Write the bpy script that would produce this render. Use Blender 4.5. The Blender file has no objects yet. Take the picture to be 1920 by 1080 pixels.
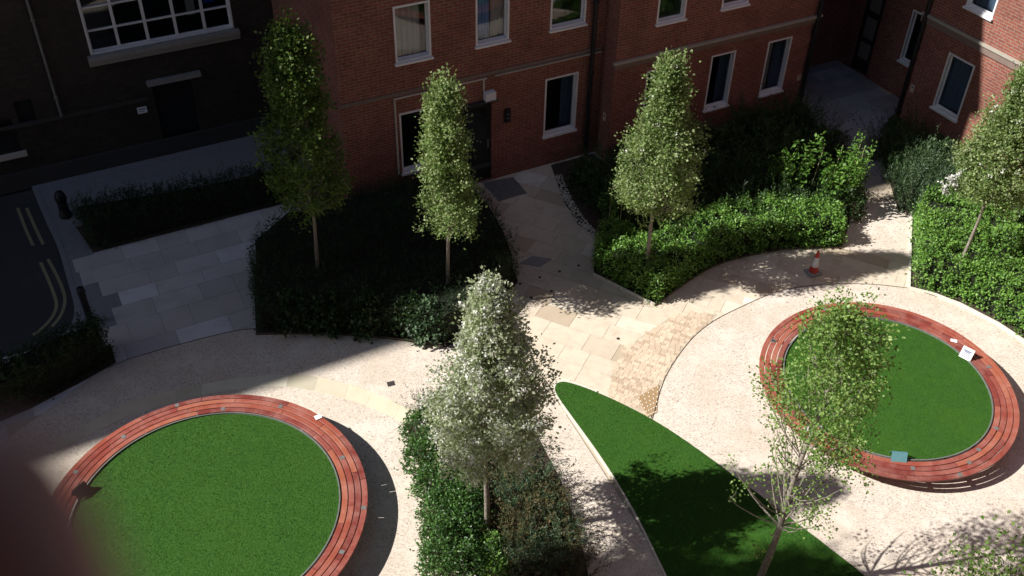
import bpy, math, random
import numpy as np
from mathutils import Vector, Matrix
rng = np.random.default_rng(7)
random.seed(7)
R = math.radians
SC = bpy.context.scene
COL = SC.collection

# ------------------------------------------------------------------ camera
CH = 14.5                                   # height of the window the picture is taken from
FPX, NX, NY = 1900.0, 905.0, 2850.0         # focal length and nadir point in 1920 px units
dn = np.array([NX-960, NY-540, FPX]); dn /= np.linalg.norm(dn)
UPC = -dn
FWC = np.array([0, 0, 1.])-UPC*UPC[2]; FWC /= np.linalg.norm(FWC)
RTC = np.cross(FWC, UPC)
if RTC[0] < 0: RTC = -RTC
cam = bpy.data.cameras.new('camera'); camo = bpy.data.objects.new('camera', cam); COL.objects.link(camo)
X = Vector((RTC[0], FWC[0], UPC[0])); Y = -Vector((RTC[1], FWC[1], UPC[1])); Z = -Vector((RTC[2], FWC[2], UPC[2]))
M = Matrix((X, Y, Z)).transposed().to_4x4(); M.translation = (0, 0, CH)
camo.matrix_world = M
cam.sensor_width = 36; cam.lens = 36*FPX/1920; cam.clip_start = .01; cam.clip_end = 1000
cam.dof.use_dof = True; cam.dof.focus_distance = 18; cam.dof.aperture_fstop = 6.5
SC.camera = camo

# ------------------------------------------------------------------ light
SUN_EL, SUN_AZ = 41.0, 11.0                 # light travels towards azimuth 11 deg (from +X to +Y)
w = bpy.data.worlds.new("World"); SC.world = w; w.use_nodes = True
nt = w.node_tree; bg = nt.nodes['Background']; sky = nt.nodes.new('ShaderNodeTexSky')
sky.sky_type = 'NISHITA'; sky.sun_disc = False; sky.sun_elevation = R(SUN_EL); sky.sun_rotation = R(270-SUN_AZ)
nt.links.new(sky.outputs[0], bg.inputs[0]); bg.inputs[1].default_value = 0.05
sl = bpy.data.lights.new('sun', 'SUN'); sl.energy = 5.0; sl.angle = R(.53); sl.color = (1, .96, .89)
so = bpy.data.objects.new('sun', sl); COL.objects.link(so)
sd = Vector((math.cos(R(SUN_AZ))*math.cos(R(SUN_EL)), math.sin(R(SUN_AZ))*math.cos(R(SUN_EL)), -math.sin(R(SUN_EL))))
so.rotation_euler = sd.to_track_quat('-Z', 'Y').to_euler(); so.location = (-20, -5, 40)
SC.view_settings.view_transform = 'Standard'; SC.view_settings.look = 'None'; SC.view_settings.gamma = 1
SC.view_settings.exposure = 0.6
SC.render.engine = 'CYCLES'

# ------------------------------------------------------------------ coordinates
def g(px, py, z=0.0):
    """ground point (or point at height z) under a direction of view"""
    D = np.array([px-960., py-540., FPX]); t = -(CH-z)/(D@UPC)
    return np.array([D@RTC*t, D@FWC*t, z])
O2 = g(945, 330)[:2]                        # corner of the door on the brick front
TH = R(28.5)
U2 = np.array([math.cos(TH), math.sin(TH)]); N2 = np.array([-U2[1], U2[0]])
def W(u, n, z=0.0):                         # facade frame: u along the front, n into it
    p = O2+u*U2+n*N2
    return np.array([p[0], p[1], z])
def poly2(pts): return np.array([p[:2] for p in pts])

# ------------------------------------------------------------------ object helpers
def tag(o, label=None, cat=None, group=None, kind=None):
    for k, v in (('label', label), ('category', cat), ('group', group), ('kind', kind)):
        if v: o[k] = v
    return o
def empty(name, loc, label, cat, group=None, rz=0):
    o = bpy.data.objects.new(name, None); COL.objects.link(o); o.location = loc; o.rotation_euler = (0, 0, rz)
    o.empty_display_size = .2
    return tag(o, label, cat, group)
def wloc(o):
    v = Vector((0, 0, 0))
    while o is not None: v = v+o.location; o = o.parent
    return v
class MB:
    def __init__(s): s.v = []; s.f = []; s.m = []; s.uv = []; s.smooth = []
    def add(s, vs, fs, m=0, uv=None, smooth=False):
        b = len(s.v); s.v += [tuple(map(float, p)) for p in vs]
        for i, f in enumerate(fs):
            s.f.append([b+k for k in f]); s.m.append(m); s.smooth.append(smooth)
            s.uv.append(uv[i] if uv else None)
    def hexa(s, c, m=0, uvdir=None):       # 8 corners: bottom 4 ccw, top 4
        s.add(c, [(3, 2, 1, 0), (4, 5, 6, 7), (0, 1, 5, 4), (1, 2, 6, 5), (2, 3, 7, 6), (3, 0, 4, 7)], m)
    def box(s, c, size, m=0, rz=0, tilt=0):
        x, y, z = [k/2 for k in size]; cs, sn = math.cos(rz), math.sin(rz); P = []
        for dz in (-z, z):
            for dx, dy in ((-x, -y), (x, -y), (x, y), (-x, y)):
                yy, zz = dy*math.cos(tilt)-dz*math.sin(tilt), dy*math.sin(tilt)+dz*math.cos(tilt)
                P.append((c[0]+dx*cs-yy*sn, c[1]+dx*sn+yy*cs, c[2]+zz))
        s.hexa(P, m)
    def fbox(s, u0, u1, n0, n1, z0, z1, m=0):
        P = [W(u, n, z) for z in (z0, z1) for u, n in ((u0, n0), (u1, n0), (u1, n1), (u0, n1))]
        s.hexa(P, m)
    def tube(s, pts, rad, sides=8, m=0, cap=True, smooth=True):
        pts = [Vector(p) for p in pts]; n = len(pts)
        if not hasattr(rad, '__len__'): rad = [rad]*n
        d0 = (pts[1]-pts[0]).normalized(); a = d0.orthogonal().normalized(); V = []; Fc = []
        for i, p in enumerate(pts):
            d = (pts[min(i+1, n-1)]-pts[max(i-1, 0)]).normalized()
            a = (a-d*a.dot(d)).normalized(); b = d.cross(a)
            for k in range(sides):
                t = 2*math.pi*k/sides; V.append(p+(a*math.cos(t)+b*math.sin(t))*rad[i])
        for i in range(n-1):
            for k in range(sides):
                k2 = (k+1) % sides; Fc.append((i*sides+k, i*sides+k2, (i+1)*sides+k2, (i+1)*sides+k))
        s.add(V, Fc, m, smooth=smooth)
        if cap:
            s.add([V[k] for k in range(sides)], [tuple(range(sides))[::-1]], m)
            s.add([V[(n-1)*sides+k] for k in range(sides)], [tuple(range(sides))], m)
    def lathe(s, c, prof, sides=24, m=0, smooth=True):
        V = []; Fc = []
        for r, z in prof:
            for k in range(sides):
                t = 2*math.pi*k/sides; V.append((c[0]+r*math.cos(t), c[1]+r*math.sin(t), c[2]+z))
        for i in range(len(prof)-1):
            for k in range(sides):
                k2 = (k+1) % sides; Fc.append((i*sides+k, i*sides+k2, (i+1)*sides+k2, (i+1)*sides+k))
        s.add(V, Fc, m, smooth=smooth)
    def prism(s, poly, z0, z1, m=0, mside=None, bottom=False):
        n = len(poly); V = [(p[0], p[1], z0) for p in poly]+[(p[0], p[1], z1) for p in poly]
        a = sum(poly[i][0]*poly[(i+1) % n][1]-poly[(i+1) % n][0]*poly[i][1] for i in range(n))
        top = list(range(n, 2*n)); top = top if a > 0 else top[::-1]
        s.add(V, [top], m)
        s.add(V, [(i, (i+1) % n, n+(i+1) % n, n+i) if a > 0 else ((i+1) % n, i, n+i, n+(i+1) % n) for i in range(n)], m if mside is None else mside)
    def build(s, name, mats, parent=None, loc=None):
        me = bpy.data.meshes.new(name)
        off = wloc(parent) if parent else Vector(loc if loc is not None else (0, 0, 0))
        me.from_pydata([(p[0]-off.x, p[1]-off.y, p[2]-off.z) for p in s.v], [], s.f)
        if not isinstance(mats, (list, tuple)): mats = [mats]
        for m in mats: me.materials.append(m)
        me.polygons.foreach_set('material_index', s.m); me.polygons.foreach_set('use_smooth', s.smooth)
        if any(u is not None for u in s.uv):
            L = me.uv_layers.new(name='UVMap'); k = 0
            for f, u in zip(s.f, s.uv):
                for j in range(len(f)):
                    if u is not None: L.data[k].uv = u[j]
                    k += 1
        me.update()
        o = bpy.data.objects.new(name, me); COL.objects.link(o)
        if parent: o.parent = parent
        else: o.location = off
        return o
def np_mesh(name, V, Q, mats, parent=None, loc=None, midx=None):
    """V (n,3) world, Q (m,k) faces"""
    off = np.array(wloc(parent) if parent else (loc if loc is not None else (0, 0, 0)), float)
    me = bpy.data.meshes.new(name); V = (np.asarray(V, float)-off).astype(np.float32); Q = np.asarray(Q, np.int32)
    me.vertices.add(len(V)); me.vertices.foreach_set('co', V.ravel())
    me.loops.add(Q.size); me.loops.foreach_set('vertex_index', Q.ravel())
    me.polygons.add(len(Q)); me.polygons.foreach_set('loop_start', np.arange(0, Q.size, Q.shape[1], dtype=np.int32))
    me.polygons.foreach_set('loop_total', np.full(len(Q), Q.shape[1], np.int32))
    if not isinstance(mats, (list, tuple)): mats = [mats]
    for m in mats: me.materials.append(m)
    me.polygons.foreach_set('use_smooth', np.zeros(len(Q), bool))
    me.update(calc_edges=True); me.validate()
    o = bpy.data.objects.new(name, me); COL.objects.link(o)
    if parent: o.parent = parent
    else: o.location = off
    return o

# ------------------------------------------------------------------ materials
def newmat(name):
    m = bpy.data.materials.new(name); m.use_nodes = True; t = m.node_tree
    return m, t, t.nodes['Principled BSDF'], t.nodes['Material Output']
def ramp(t, src, stops, interp='LINEAR'):
    r = t.nodes.new('ShaderNodeValToRGB'); cr = r.color_ramp; cr.interpolation = interp
    while len(cr.elements) < len(stops): cr.elements.new(.5)
    for e, (p, c) in zip(cr.elements, stops): e.position = p; e.color = (*c, 1) if len(c) == 3 else c
    t.links.new(src, r.inputs[0]); return r.outputs[0]
def noise(t, scale, detail=4, rough=.6, vec=None, dim=None):
    n = t.nodes.new('ShaderNodeTexNoise'); n.inputs['Scale'].default_value = scale
    n.inputs['Detail'].default_value = detail; n.inputs['Roughness'].default_value = rough
    if vec is None: vec = coords(t)
    t.links.new(vec, n.inputs['Vector']); return n.outputs[0]
def coords(t):
    for n in t.nodes:
        if n.bl_idname == 'ShaderNodeNewGeometry': return n.outputs['Position']
    n = t.nodes.new('ShaderNodeNewGeometry'); return n.outputs['Position']
def island(t):
    coords(t)
    for n in t.nodes:
        if n.bl_idname == 'ShaderNodeNewGeometry': return n.outputs['Random Per Island']
def mix(t, a, b, fac, mode='MIX'):
    n = t.nodes.new('ShaderNodeMix'); n.data_type = 'RGBA'; n.blend_type = mode
    for s, v in ((n.inputs[6], a), (n.inputs[7], b), (n.inputs[0], fac)):
        if hasattr(v, 'node') or isinstance(v, bpy.types.NodeSocket): t.links.new(v, s)
        elif isinstance(v, (tuple, list)): s.default_value = (*v, 1)
        else: s.default_value = v
    return n.outputs[2]
def bump(t, b, h, strength=.3, dist=.01):
    n = t.nodes.new('ShaderNodeBump'); n.inputs['Strength'].default_value = strength; n.inputs['Distance'].default_value = dist
    t.links.new(h, n.inputs['Height']); t.links.new(n.outputs[0], b.inputs['Normal'])
def plain(name, col, rough=.6, spec=.3, metal=0, var=.12, scale=6):
    m, t, b, o = newmat(name)
    c = mix(t, tuple(k*(1-var) for k in col), tuple(min(1, k*(1+var)) for k in col), noise(t, scale))
    t.links.new(c, b.inputs['Base Color']); b.inputs['Roughness'].default_value = rough
    b.inputs['Specular IOR Level'].default_value = spec; b.inputs['Metallic'].default_value = metal
    return m
def leafmat(name, stops, rough=.45, trans=.3, spec=.35, tcol=(.35, .5, .08), light=None, lscale=7):
    m, t, b, o = newmat(name)
    c = ramp(t, island(t), stops)
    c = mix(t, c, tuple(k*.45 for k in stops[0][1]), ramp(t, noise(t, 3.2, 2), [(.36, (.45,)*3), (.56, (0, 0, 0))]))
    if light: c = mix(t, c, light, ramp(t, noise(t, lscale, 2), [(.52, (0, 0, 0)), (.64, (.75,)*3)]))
    t.links.new(c, b.inputs['Base Color']); b.inputs['Roughness'].default_value = rough; b.inputs['Specular IOR Level'].default_value = spec
    tr = t.nodes.new('ShaderNodeBsdfTranslucent'); t.links.new(mix(t, c, tcol, .35), tr.inputs[0])
    ms = t.nodes.new('ShaderNodeMixShader'); ms.inputs[0].default_value = trans
    t.links.new(b.outputs[0], ms.inputs[1]); t.links.new(tr.outputs[0], ms.inputs[2]); t.links.new(ms.outputs[0], o.inputs[0])
    return m
MT = {}
def setup_mats():
    # gravel
    m, t, b, o = newmat('bound_gravel')
    v = t.nodes.new('ShaderNodeTexVoronoi'); v.inputs['Scale'].default_value = 50; t.links.new(coords(t), v.inputs['Vector'])
    sep = t.nodes.new('ShaderNodeSeparateColor'); t.links.new(v.outputs['Color'], sep.inputs[0])
    c = ramp(t, sep.outputs[0], [(0, (.28, .23, .19)), (.08, (.47, .41, .35)), (.25, (.58, .51, .44)), (.6, (.65, .575, .50)), (1, (.74, .665, .59))])
    c = mix(t, c, (.54, .44, .35), ramp(t, noise(t, .55, 5, .65), [(.42, (0, 0, 0)), (.7, (.6,)*3)]))
    c = mix(t, c, (.76, .70, .62), ramp(t, noise(t, 1.7, 4, .6), [(.5, (0, 0, 0)), (.72, (.6,)*3)]))
    c = mix(t, c, (.30, .25, .21), ramp(t, noise(t, 14, 4, .75), [(.64, (0, 0, 0)), (.76, (.35,)*3)]))
    t.links.new(c, b.inputs['Base Color']); b.inputs['Roughness'].default_value = .9; b.inputs['Specular IOR Level'].default_value = .2
    bump(t, b, v.outputs['Distance'], .3, .010); MT['gravel'] = m
    # slabs
    m, t, b, o = newmat('sandstone_slab')
    c = ramp(t, island(t), [(0, (.50, .41, .31)), (.08, (.60, .515, .41)), (.3, (.66, .575, .465)), (.6, (.63, .55, .445)), (.8, (.70, .625, .52)), (.92, (.55, .455, .345)), (.96, (.78, .74, .64))], 'CONSTANT')
    c = mix(t, c, (.40, .31, .22), ramp(t, noise(t, 3, 6, .7), [(.45, (0, 0, 0)), (.75, (.5,)*3)]))
    t.links.new(c, b.inputs['Base Color']); b.inputs['Roughness'].default_value = .8
    bump(t, b, noise(t, 30, 5), .2, .005); MT['slab'] = m
    m, t, b, o = newmat('sett')
    c = ramp(t, island(t), [(0, (.50, .38, .28)), (.2, (.60, .48, .36)), (.5, (.66, .55, .42)), (.8, (.62, .50, .38)), (1, (.72, .62, .49))], 'CONSTANT')
    t.links.new(mix(t, c, (.4, .3, .22), ramp(t, noise(t, 2, 5), [(.45, (0, 0, 0)), (.7, (.4,)*3)])), b.inputs['Base Color']); b.inputs['Roughness'].default_value = .85
    bump(t, b, noise(t, 40, 4), .3, .004); MT['sett'] = m
    m, t, b, o = newmat('grey_slab')
    c = ramp(t, island(t), [(0, (.52, .50, .50)), (.3, (.60, .58, .58)), (.6, (.55, .52, .51)), (.85, (.70, .69, .72)), (.95, (.44, .41, .38))], 'CONSTANT')
    t.links.new(mix(t, c, (.38, .35, .32), ramp(t, noise(t, 1.5, 6), [(.45, (0, 0, 0)), (.75, (.5,)*3)])), b.inputs['Base Color']); b.inputs['Roughness'].default_value = .8
    MT['grey_slab'] = m
    m, t, b, o = newmat('alley_slab')
    c = ramp(t, island(t), [(0, (.27, .27, .29)), (.3, (.34, .34, .37)), (.6, (.30, .29, .30)), (.85, (.40, .41, .46)), (.95, (.22, .21, .21))], 'CONSTANT')
    t.links.new(mix(t, c, (.18, .17, .16), ramp(t, noise(t, 1.5, 6), [(.45, (0, 0, 0)), (.75, (.5,)*3)])), b.inputs['Base Color']); b.inputs['Roughness'].default_value = .8
    MT['alley_slab'] = m
    m, t, b, o = newmat('pale_edging')
    c = ramp(t, island(t), [(0, (.68, .62, .48)), (.35, (.50, .46, .36)), (.55, (.74, .70, .58)), (.8, (.62, .56, .44))], 'CONSTANT')
    t.links.new(mix(t, c, (.5, .47, .33), ramp(t, noise(t, 2.5, 5), [(.4, (0, 0, 0)), (.8, (.6,)*3)])), b.inputs['Base Color']); b.inputs['Roughness'].default_value = .7
    MT['edging'] = m
    MT['joint'] = plain('mortar', (.48, .41, .32), .9)
    m, t, b, o = newmat('asphalt')
    c = ramp(t, noise(t, 60, 5, .7), [(.3, (.030, .030, .032)), (.7, (.062, .062, .066))])
    t.links.new(mix(t, c, (.09, .09, .095), ramp(t, noise(t, .7, 4), [(.5, (0, 0, 0)), (.7, (.4,)*3)])), b.inputs['Base Color']); b.inputs['Roughness'].default_value = .85
    MT['asphalt'] = m
    m, t, b, o = newmat('earth')
    t.links.new(ramp(t, noise(t, 18, 6, .7), [(.3, (.030, .022, .015)), (.7, (.085, .062, .044))]), b.inputs['Base Color']); b.inputs['Roughness'].default_value = .95
    bump(t, b, noise(t, 25, 6), .8, .03); MT['soil'] = m
    # brick
    def brick(name, c1, c2, mo, dirt):
        m, t, b, o = newmat(name)
        uv = t.nodes.new('ShaderNodeUVMap'); uv.uv_map = 'UVMap'
        br = t.nodes.new('ShaderNodeTexBrick'); t.links.new(uv.outputs[0], br.inputs['Vector'])
        br.inputs['Scale'].default_value = 1; br.inputs['Brick Width'].default_value = .225; br.inputs['Row Height'].default_value = .075
        br.inputs['Mortar Size'].default_value = .009; br.inputs['Mortar Smooth'].default_value = .2; br.inputs['Bias'].default_value = -.1
        br.inputs['Color1'].default_value = (*c1, 1); br.inputs['Color2'].default_value = (*c2, 1); br.inputs['Mortar'].default_value = (*mo, 1)
        c = mix(t, br.outputs[0], dirt, ramp(t, noise(t, 1.1, 6, .7), [(.42, (0, 0, 0)), (.75, (.55,)*3)]))
        c = mix(t, c, tuple(k*.5 for k in c2), ramp(t, noise(t, 11, 3, .6), [(.5, (0, 0, 0)), (.7, (.45,)*3)]))
        t.links.new(c, b.inputs['Base Color']); b.inputs['Roughness'].default_value = .88; b.inputs['Specular IOR Level'].default_value = .2
        bump(t, b, br.outputs['Fac'], -.5, .006)
        return m
    MT['brick'] = brick('red_brick', (.30, .098, .068), (.21, .07, .052), (.27, .22, .19), (.11, .04, .032))
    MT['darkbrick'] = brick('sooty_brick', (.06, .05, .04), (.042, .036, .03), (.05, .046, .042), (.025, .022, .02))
    MT['white'] = plain('white_paint', (.74, .74, .76), .4, .5, var=.06)
    MT['cream'] = plain('cream_stone', (.52, .48, .42), .8)
    MT['grey_stone'] = plain('weathered_stone', (.30, .29, .28), .85, var=.25)
    MT['ledge'] = plain('stone_ledge', (.38, .35, .30), .8, var=.2)
    MT['course'] = plain('weathered_course', (.20, .15, .13), .85, var=.25)
    MT['pavegrey'] = plain('grey_pavement', (.24, .24, .26), .85, var=.2)
    MT['black'] = plain('black_paint', (.018, .018, .02), .45)
    MT['dark'] = plain('dark_metal', (.035, .036, .04), .5)
    MT['dim'] = plain('room_paint', (.06, .06, .06), .9)
    MT['curtain_reflection'] = plain('beige_curtain_reflection', (.50, .45, .38), .9, scale=12)  # beige cloth, also used for the beige reflection in one pane
    MT['netcurtain_reflection'] = plain('net_curtain_reflection', (.12, .16, .21), .9, scale=5)  # blue-grey cloth that carries the bluish reflection of the panes
    MT['blue_reflection'] = plain('pale_blue_reflection', (.20, .36, .58), .9)  # blue reflection in a pane, painted on a cloth sheet
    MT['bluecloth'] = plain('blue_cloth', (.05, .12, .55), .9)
    MT['metal'] = plain('galvanised_metal', (.20, .21, .20), .6, .5, .3, var=.4, scale=9)
    MT['steel'] = plain('brushed_plate', (.20, .20, .195), .55, .5, .3)
    MT['paper'] = plain('white_paper', (.85, .86, .88), .8, var=.03)
    MT['ink'] = plain('printed_ink', (.16, .19, .28), .8)
    MT['teal'] = plain('teal_board', (.12, .27, .30), .5, var=.25, scale=25)
    MT['rubber'] = plain('black_rubber', (.03, .028, .026), .7)
    MT['conered'] = plain('cone_red', (.45, .045, .035), .6)
    MT['conewhite'] = plain('cone_white', (.55, .55, .57), .6)
    MT['yellow'] = plain('road_paint', (.30, .28, .17), .8, var=.4, scale=20)
    MT['stonewhite'] = plain('limestone_kerb', (.66, .62, .55), .75, var=.15)
    MT['corten'] = plain('steel_edging', (.10, .075, .06), .7)
    MT['cane'] = plain('bamboo_cane', (.42, .38, .24), .6)
    MT['door'] = plain('door_paint', (.020, .022, .024), .35)
    MT['roof'] = plain('roof_slate', (.07, .07, .08), .8)
    MT['amber'] = plain('warning_sign', (.62, .52, .35), .6)
    # wood
    m, t, b, o = newmat('red_hardwood')
    c = ramp(t, island(t), [(0, (.18, .034, .028)), (.2, (.25, .052, .038)), (.45, (.31, .074, .046)), (.7, (.21, .042, .034)), (.85, (.36, .105, .060))], 'CONSTANT')
    vm = t.nodes.new('ShaderNodeVectorMath'); vm.operation = 'MULTIPLY'; uv = t.nodes.new('ShaderNodeUVMap'); uv.uv_map = 'UVMap'
    vm.inputs[1].default_value = (3, 60, 1); t.links.new(uv.outputs[0], vm.inputs[0])
    gr = noise(t, 1, 5, .6, vm.outputs[0])
    c = mix(t, c, (.16, .035, .025), ramp(t, gr, [(.45, (0, 0, 0)), (.7, (.5,)*3)]))
    c = mix(t, c, (.46, .24, .20), ramp(t, noise(t, 2.5, 5, .7), [(.42, (0, 0, 0)), (.7, (.5,)*3)]))
    t.links.new(c, b.inputs['Base Color']); b.inputs['Roughness'].default_value = .48; b.inputs['Specular IOR Level'].default_value = .4
    bump(t, b, gr, .2, .003); MT['wood'] = m
    # glass
    m, t, b, o = newmat('window_glass')
    tr = t.nodes.new('ShaderNodeBsdfTransparent'); tr.inputs[0].default_value = (.82, .86, .9, 1)
    gl = t.nodes.new('ShaderNodeBsdfGlossy'); gl.inputs['Roughness'].default_value = .02
    fn = t.nodes.new('ShaderNodeFresnel'); fn.inputs[0].default_value = 1.6
    ge = t.nodes.new('ShaderNodeNewGeometry'); inv = t.nodes.new('ShaderNodeMath'); inv.operation = 'SUBTRACT'; inv.inputs[0].default_value = 1; t.links.new(ge.outputs['Backfacing'], inv.inputs[1])
    fr = t.nodes.new('ShaderNodeMath'); fr.operation = 'MULTIPLY'; t.links.new(fn.outputs[0], fr.inputs[0]); t.links.new(inv.outputs[0], fr.inputs[1])
    ms = t.nodes.new('ShaderNodeMixShader'); t.links.new(fr.outputs[0], ms.inputs[0]); t.links.new(tr.outputs[0], ms.inputs[1]); t.links.new(gl.outputs[0], ms.inputs[2])
    t.links.new(ms.outputs[0], o.inputs[0]); MT['glass'] = m
    # turf base
    m, t, b, o = newmat('turf')
    c = ramp(t, noise(t, 30, 6, .75), [(.3, (.021, .084, .004)), (.7, (.036, .124, .006))])
    t.links.new(c, b.inputs['Base Color']); b.inputs['Roughness'].default_value = .9; bump(t, b, noise(t, 60, 5), .8, .02); MT['turf'] = m
    m, t, b, o = newmat('grass_blade')
    c = ramp(t, island(t), [(0, (.026, .104, .004)), (.5, (.038, .134, .006)), (1, (.058, .168, .011))])
    c = mix(t, c, (.013, .062, .010), ramp(t, noise(t, 5, 6, .75), [(.38, (.75,)*3), (.58, (0, 0, 0))]))
    c = mix(t, c, (.022, .12, .022), ramp(t, noise(t, 2.3, 3, .6), [(.5, (0, 0, 0)), (.66, (.6,)*3)]))
    c = mix(t, c, (.088, .190, .010), ramp(t, noise(t, 1.3, 5, .65), [(.45, (0, 0, 0)), (.68, (.7,)*3)]))
    t.links.new(c, b.inputs['Base Color']); b.inputs['Roughness'].default_value = .8; b.inputs['Specular IOR Level'].default_value = .05
    MT['blade'] = m
    # bark
    m, t, b, o = newmat('bark')
    c = ramp(t, noise(t, 22, 6, .7), [(.3, (.12, .10, .085)), (.55, (.26, .23, .19)), (.75, (.38, .35, .30))])
    t.links.new(c, b.inputs['Base Color']); b.inputs['Roughness'].default_value = .9; bump(t, b, noise(t, 35, 5), .6, .01); MT['bark'] = m
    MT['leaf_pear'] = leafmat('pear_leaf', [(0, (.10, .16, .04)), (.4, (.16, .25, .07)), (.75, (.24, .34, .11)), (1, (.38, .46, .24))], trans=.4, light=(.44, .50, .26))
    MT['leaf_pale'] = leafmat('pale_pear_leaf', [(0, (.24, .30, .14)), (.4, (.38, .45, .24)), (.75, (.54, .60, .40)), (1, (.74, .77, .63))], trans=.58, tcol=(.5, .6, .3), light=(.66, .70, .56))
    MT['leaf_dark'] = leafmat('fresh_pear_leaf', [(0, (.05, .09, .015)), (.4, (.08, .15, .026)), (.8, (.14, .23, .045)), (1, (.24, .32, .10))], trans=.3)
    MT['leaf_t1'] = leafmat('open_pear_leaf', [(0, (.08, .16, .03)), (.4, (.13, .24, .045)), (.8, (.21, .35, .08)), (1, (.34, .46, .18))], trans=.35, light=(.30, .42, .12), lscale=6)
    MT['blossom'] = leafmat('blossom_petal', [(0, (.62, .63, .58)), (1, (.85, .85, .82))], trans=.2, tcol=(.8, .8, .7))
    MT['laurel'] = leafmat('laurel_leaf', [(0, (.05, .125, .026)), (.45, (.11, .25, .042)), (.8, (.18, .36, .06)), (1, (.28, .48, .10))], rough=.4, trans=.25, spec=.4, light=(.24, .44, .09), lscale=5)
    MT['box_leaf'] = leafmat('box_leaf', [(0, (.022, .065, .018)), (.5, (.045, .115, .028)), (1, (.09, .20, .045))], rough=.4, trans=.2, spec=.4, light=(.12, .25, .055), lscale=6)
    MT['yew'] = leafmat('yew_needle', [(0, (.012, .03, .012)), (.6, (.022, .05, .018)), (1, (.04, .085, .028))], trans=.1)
    MT['bronze'] = leafmat('bronze_needle', [(0, (.05, .075, .03)), (.45, (.10, .12, .05)), (.75, (.16, .14, .065)), (1, (.28, .16, .08))], trans=.2, tcol=(.2, .15, .05))
    MT['juniper'] = leafmat('grey_needle', [(0, (.035, .07, .035)), (.6, (.07, .125, .06)), (1, (.13, .20, .10))], trans=.12, tcol=(.2, .3, .12))
    MT['bright'] = leafmat('bright_leaf', [(0, (.06, .15, .02)), (.5, (.10, .24, .035)), (1, (.20, .36, .07))], trans=.35)
    MT['core'] = plain('hedge_twigs', (.014, .018, .010), .95)
    m, t, b, o = newmat('skin')
    t.links.new(mix(t, (.26, .12, .085), (.32, .155, .115), noise(t, 60)), b.inputs['Base Color']); b.inputs['Roughness'].default_value = .5
    b.inputs['Subsurface Weight'].default_value = .15; b.inputs['Subsurface Radius'].default_value = (.008, .003, .002); MT['skin'] = m
setup_mats()

# ------------------------------------------------------------------ polygons
def inside(poly, P):
    x, y = P[:, 0], P[:, 1]; r = np.zeros(len(P), bool); n = len(poly)
    for i in range(n):
        x1, y1 = poly[i][:2]; x2, y2 = poly[(i+1) % n][:2]
        c = ((y1 > y) != (y2 > y))
        with np.errstate(divide='ignore', invalid='ignore'): xi = (x2-x1)*(y-y1)/(y2-y1)+x1
        r ^= c & (x < xi)
    return r
def ccw(poly):
    p = poly2(poly); a = np.sum(p[:, 0]*np.roll(p[:, 1], -1)-np.roll(p[:, 0], -1)*p[:, 1])
    return p if a > 0 else p[::-1]
def shrink(poly, d):
    p = ccw(poly); out = []
    n = len(p)
    for i in range(n):
        a = p[i]-p[i-1]; b = p[(i+1) % n]-p[i]
        na = np.array([-a[1], a[0]])/(np.linalg.norm(a)+1e-9); nb = np.array([-b[1], b[0]])/(np.linalg.norm(b)+1e-9)
        m = na+nb; m /= max(np.linalg.norm(m), .3); out.append(p[i]+m*d/max(.5, m@na))
    return np.array(out)
def smoothpoly(pts, it=2):
    p = poly2(pts)
    for _ in range(it):
        q = []
        for i in range(len(p)-1): q += [p[i]*.75+p[i+1]*.25, p[i]*.25+p[i+1]*.75]
        p = np.array([p[0]]+q+[p[-1]])
    return p
def sample(poly, n):
    p = poly2(poly); lo, hi = p.min(0), p.max(0); out = np.zeros((0, 2))
    while len(out) < n:
        q = rng.uniform(lo, hi, (n*2, 2)); out = np.vstack([out, q[inside(p, q)]])
    return out[:n]
def arc(c, r, a0, a1, n=48):
    return [(c[0]+r*math.cos(R(a0+(a1-a0)*i/n)), c[1]+r*math.sin(R(a0+(a1-a0)*i/n))) for i in range(n+1)]

# ------------------------------------------------------------------ ground surfaces
def sheet(name, poly, z, mat, kind='structure', z0=None, label=None, cat=None):
    m = MB(); m.prism([tuple(p[:2]) for p in poly], z-.003 if z0 is None else z0, z); o = m.build(name, mat)
    if label: tag(o, label, cat)
    else: o['kind'] = kind
    return o
sheet('ground', [(-250, -120), (250, -120), (250, 250), (-250, 250)], -.12, MT['asphalt'], z0=-.4)
kerb = [g(52, 320), g(85, 400), g(113, 457), g(130, 520), g(146, 572), g(143, 604), g(118, 634), g(60, 672), g(-60, 715), g(-260, 760)]
kerb = smoothpoly(kerb, 2)
pave_poly = list(kerb)+[(-30, 4), (-30, -60), (60, -60), (60, 60), (-11, 60)]
sheet('paving_bed', pave_poly, -.012, MT['joint'], z0=-.2)
sheet('road', [(-60, -60), (-30.2, -60), (-30.2, 4)]+list(kerb[::-1])+[(-11, 60), (-60, 60)], -.115, MT['asphalt'])

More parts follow.
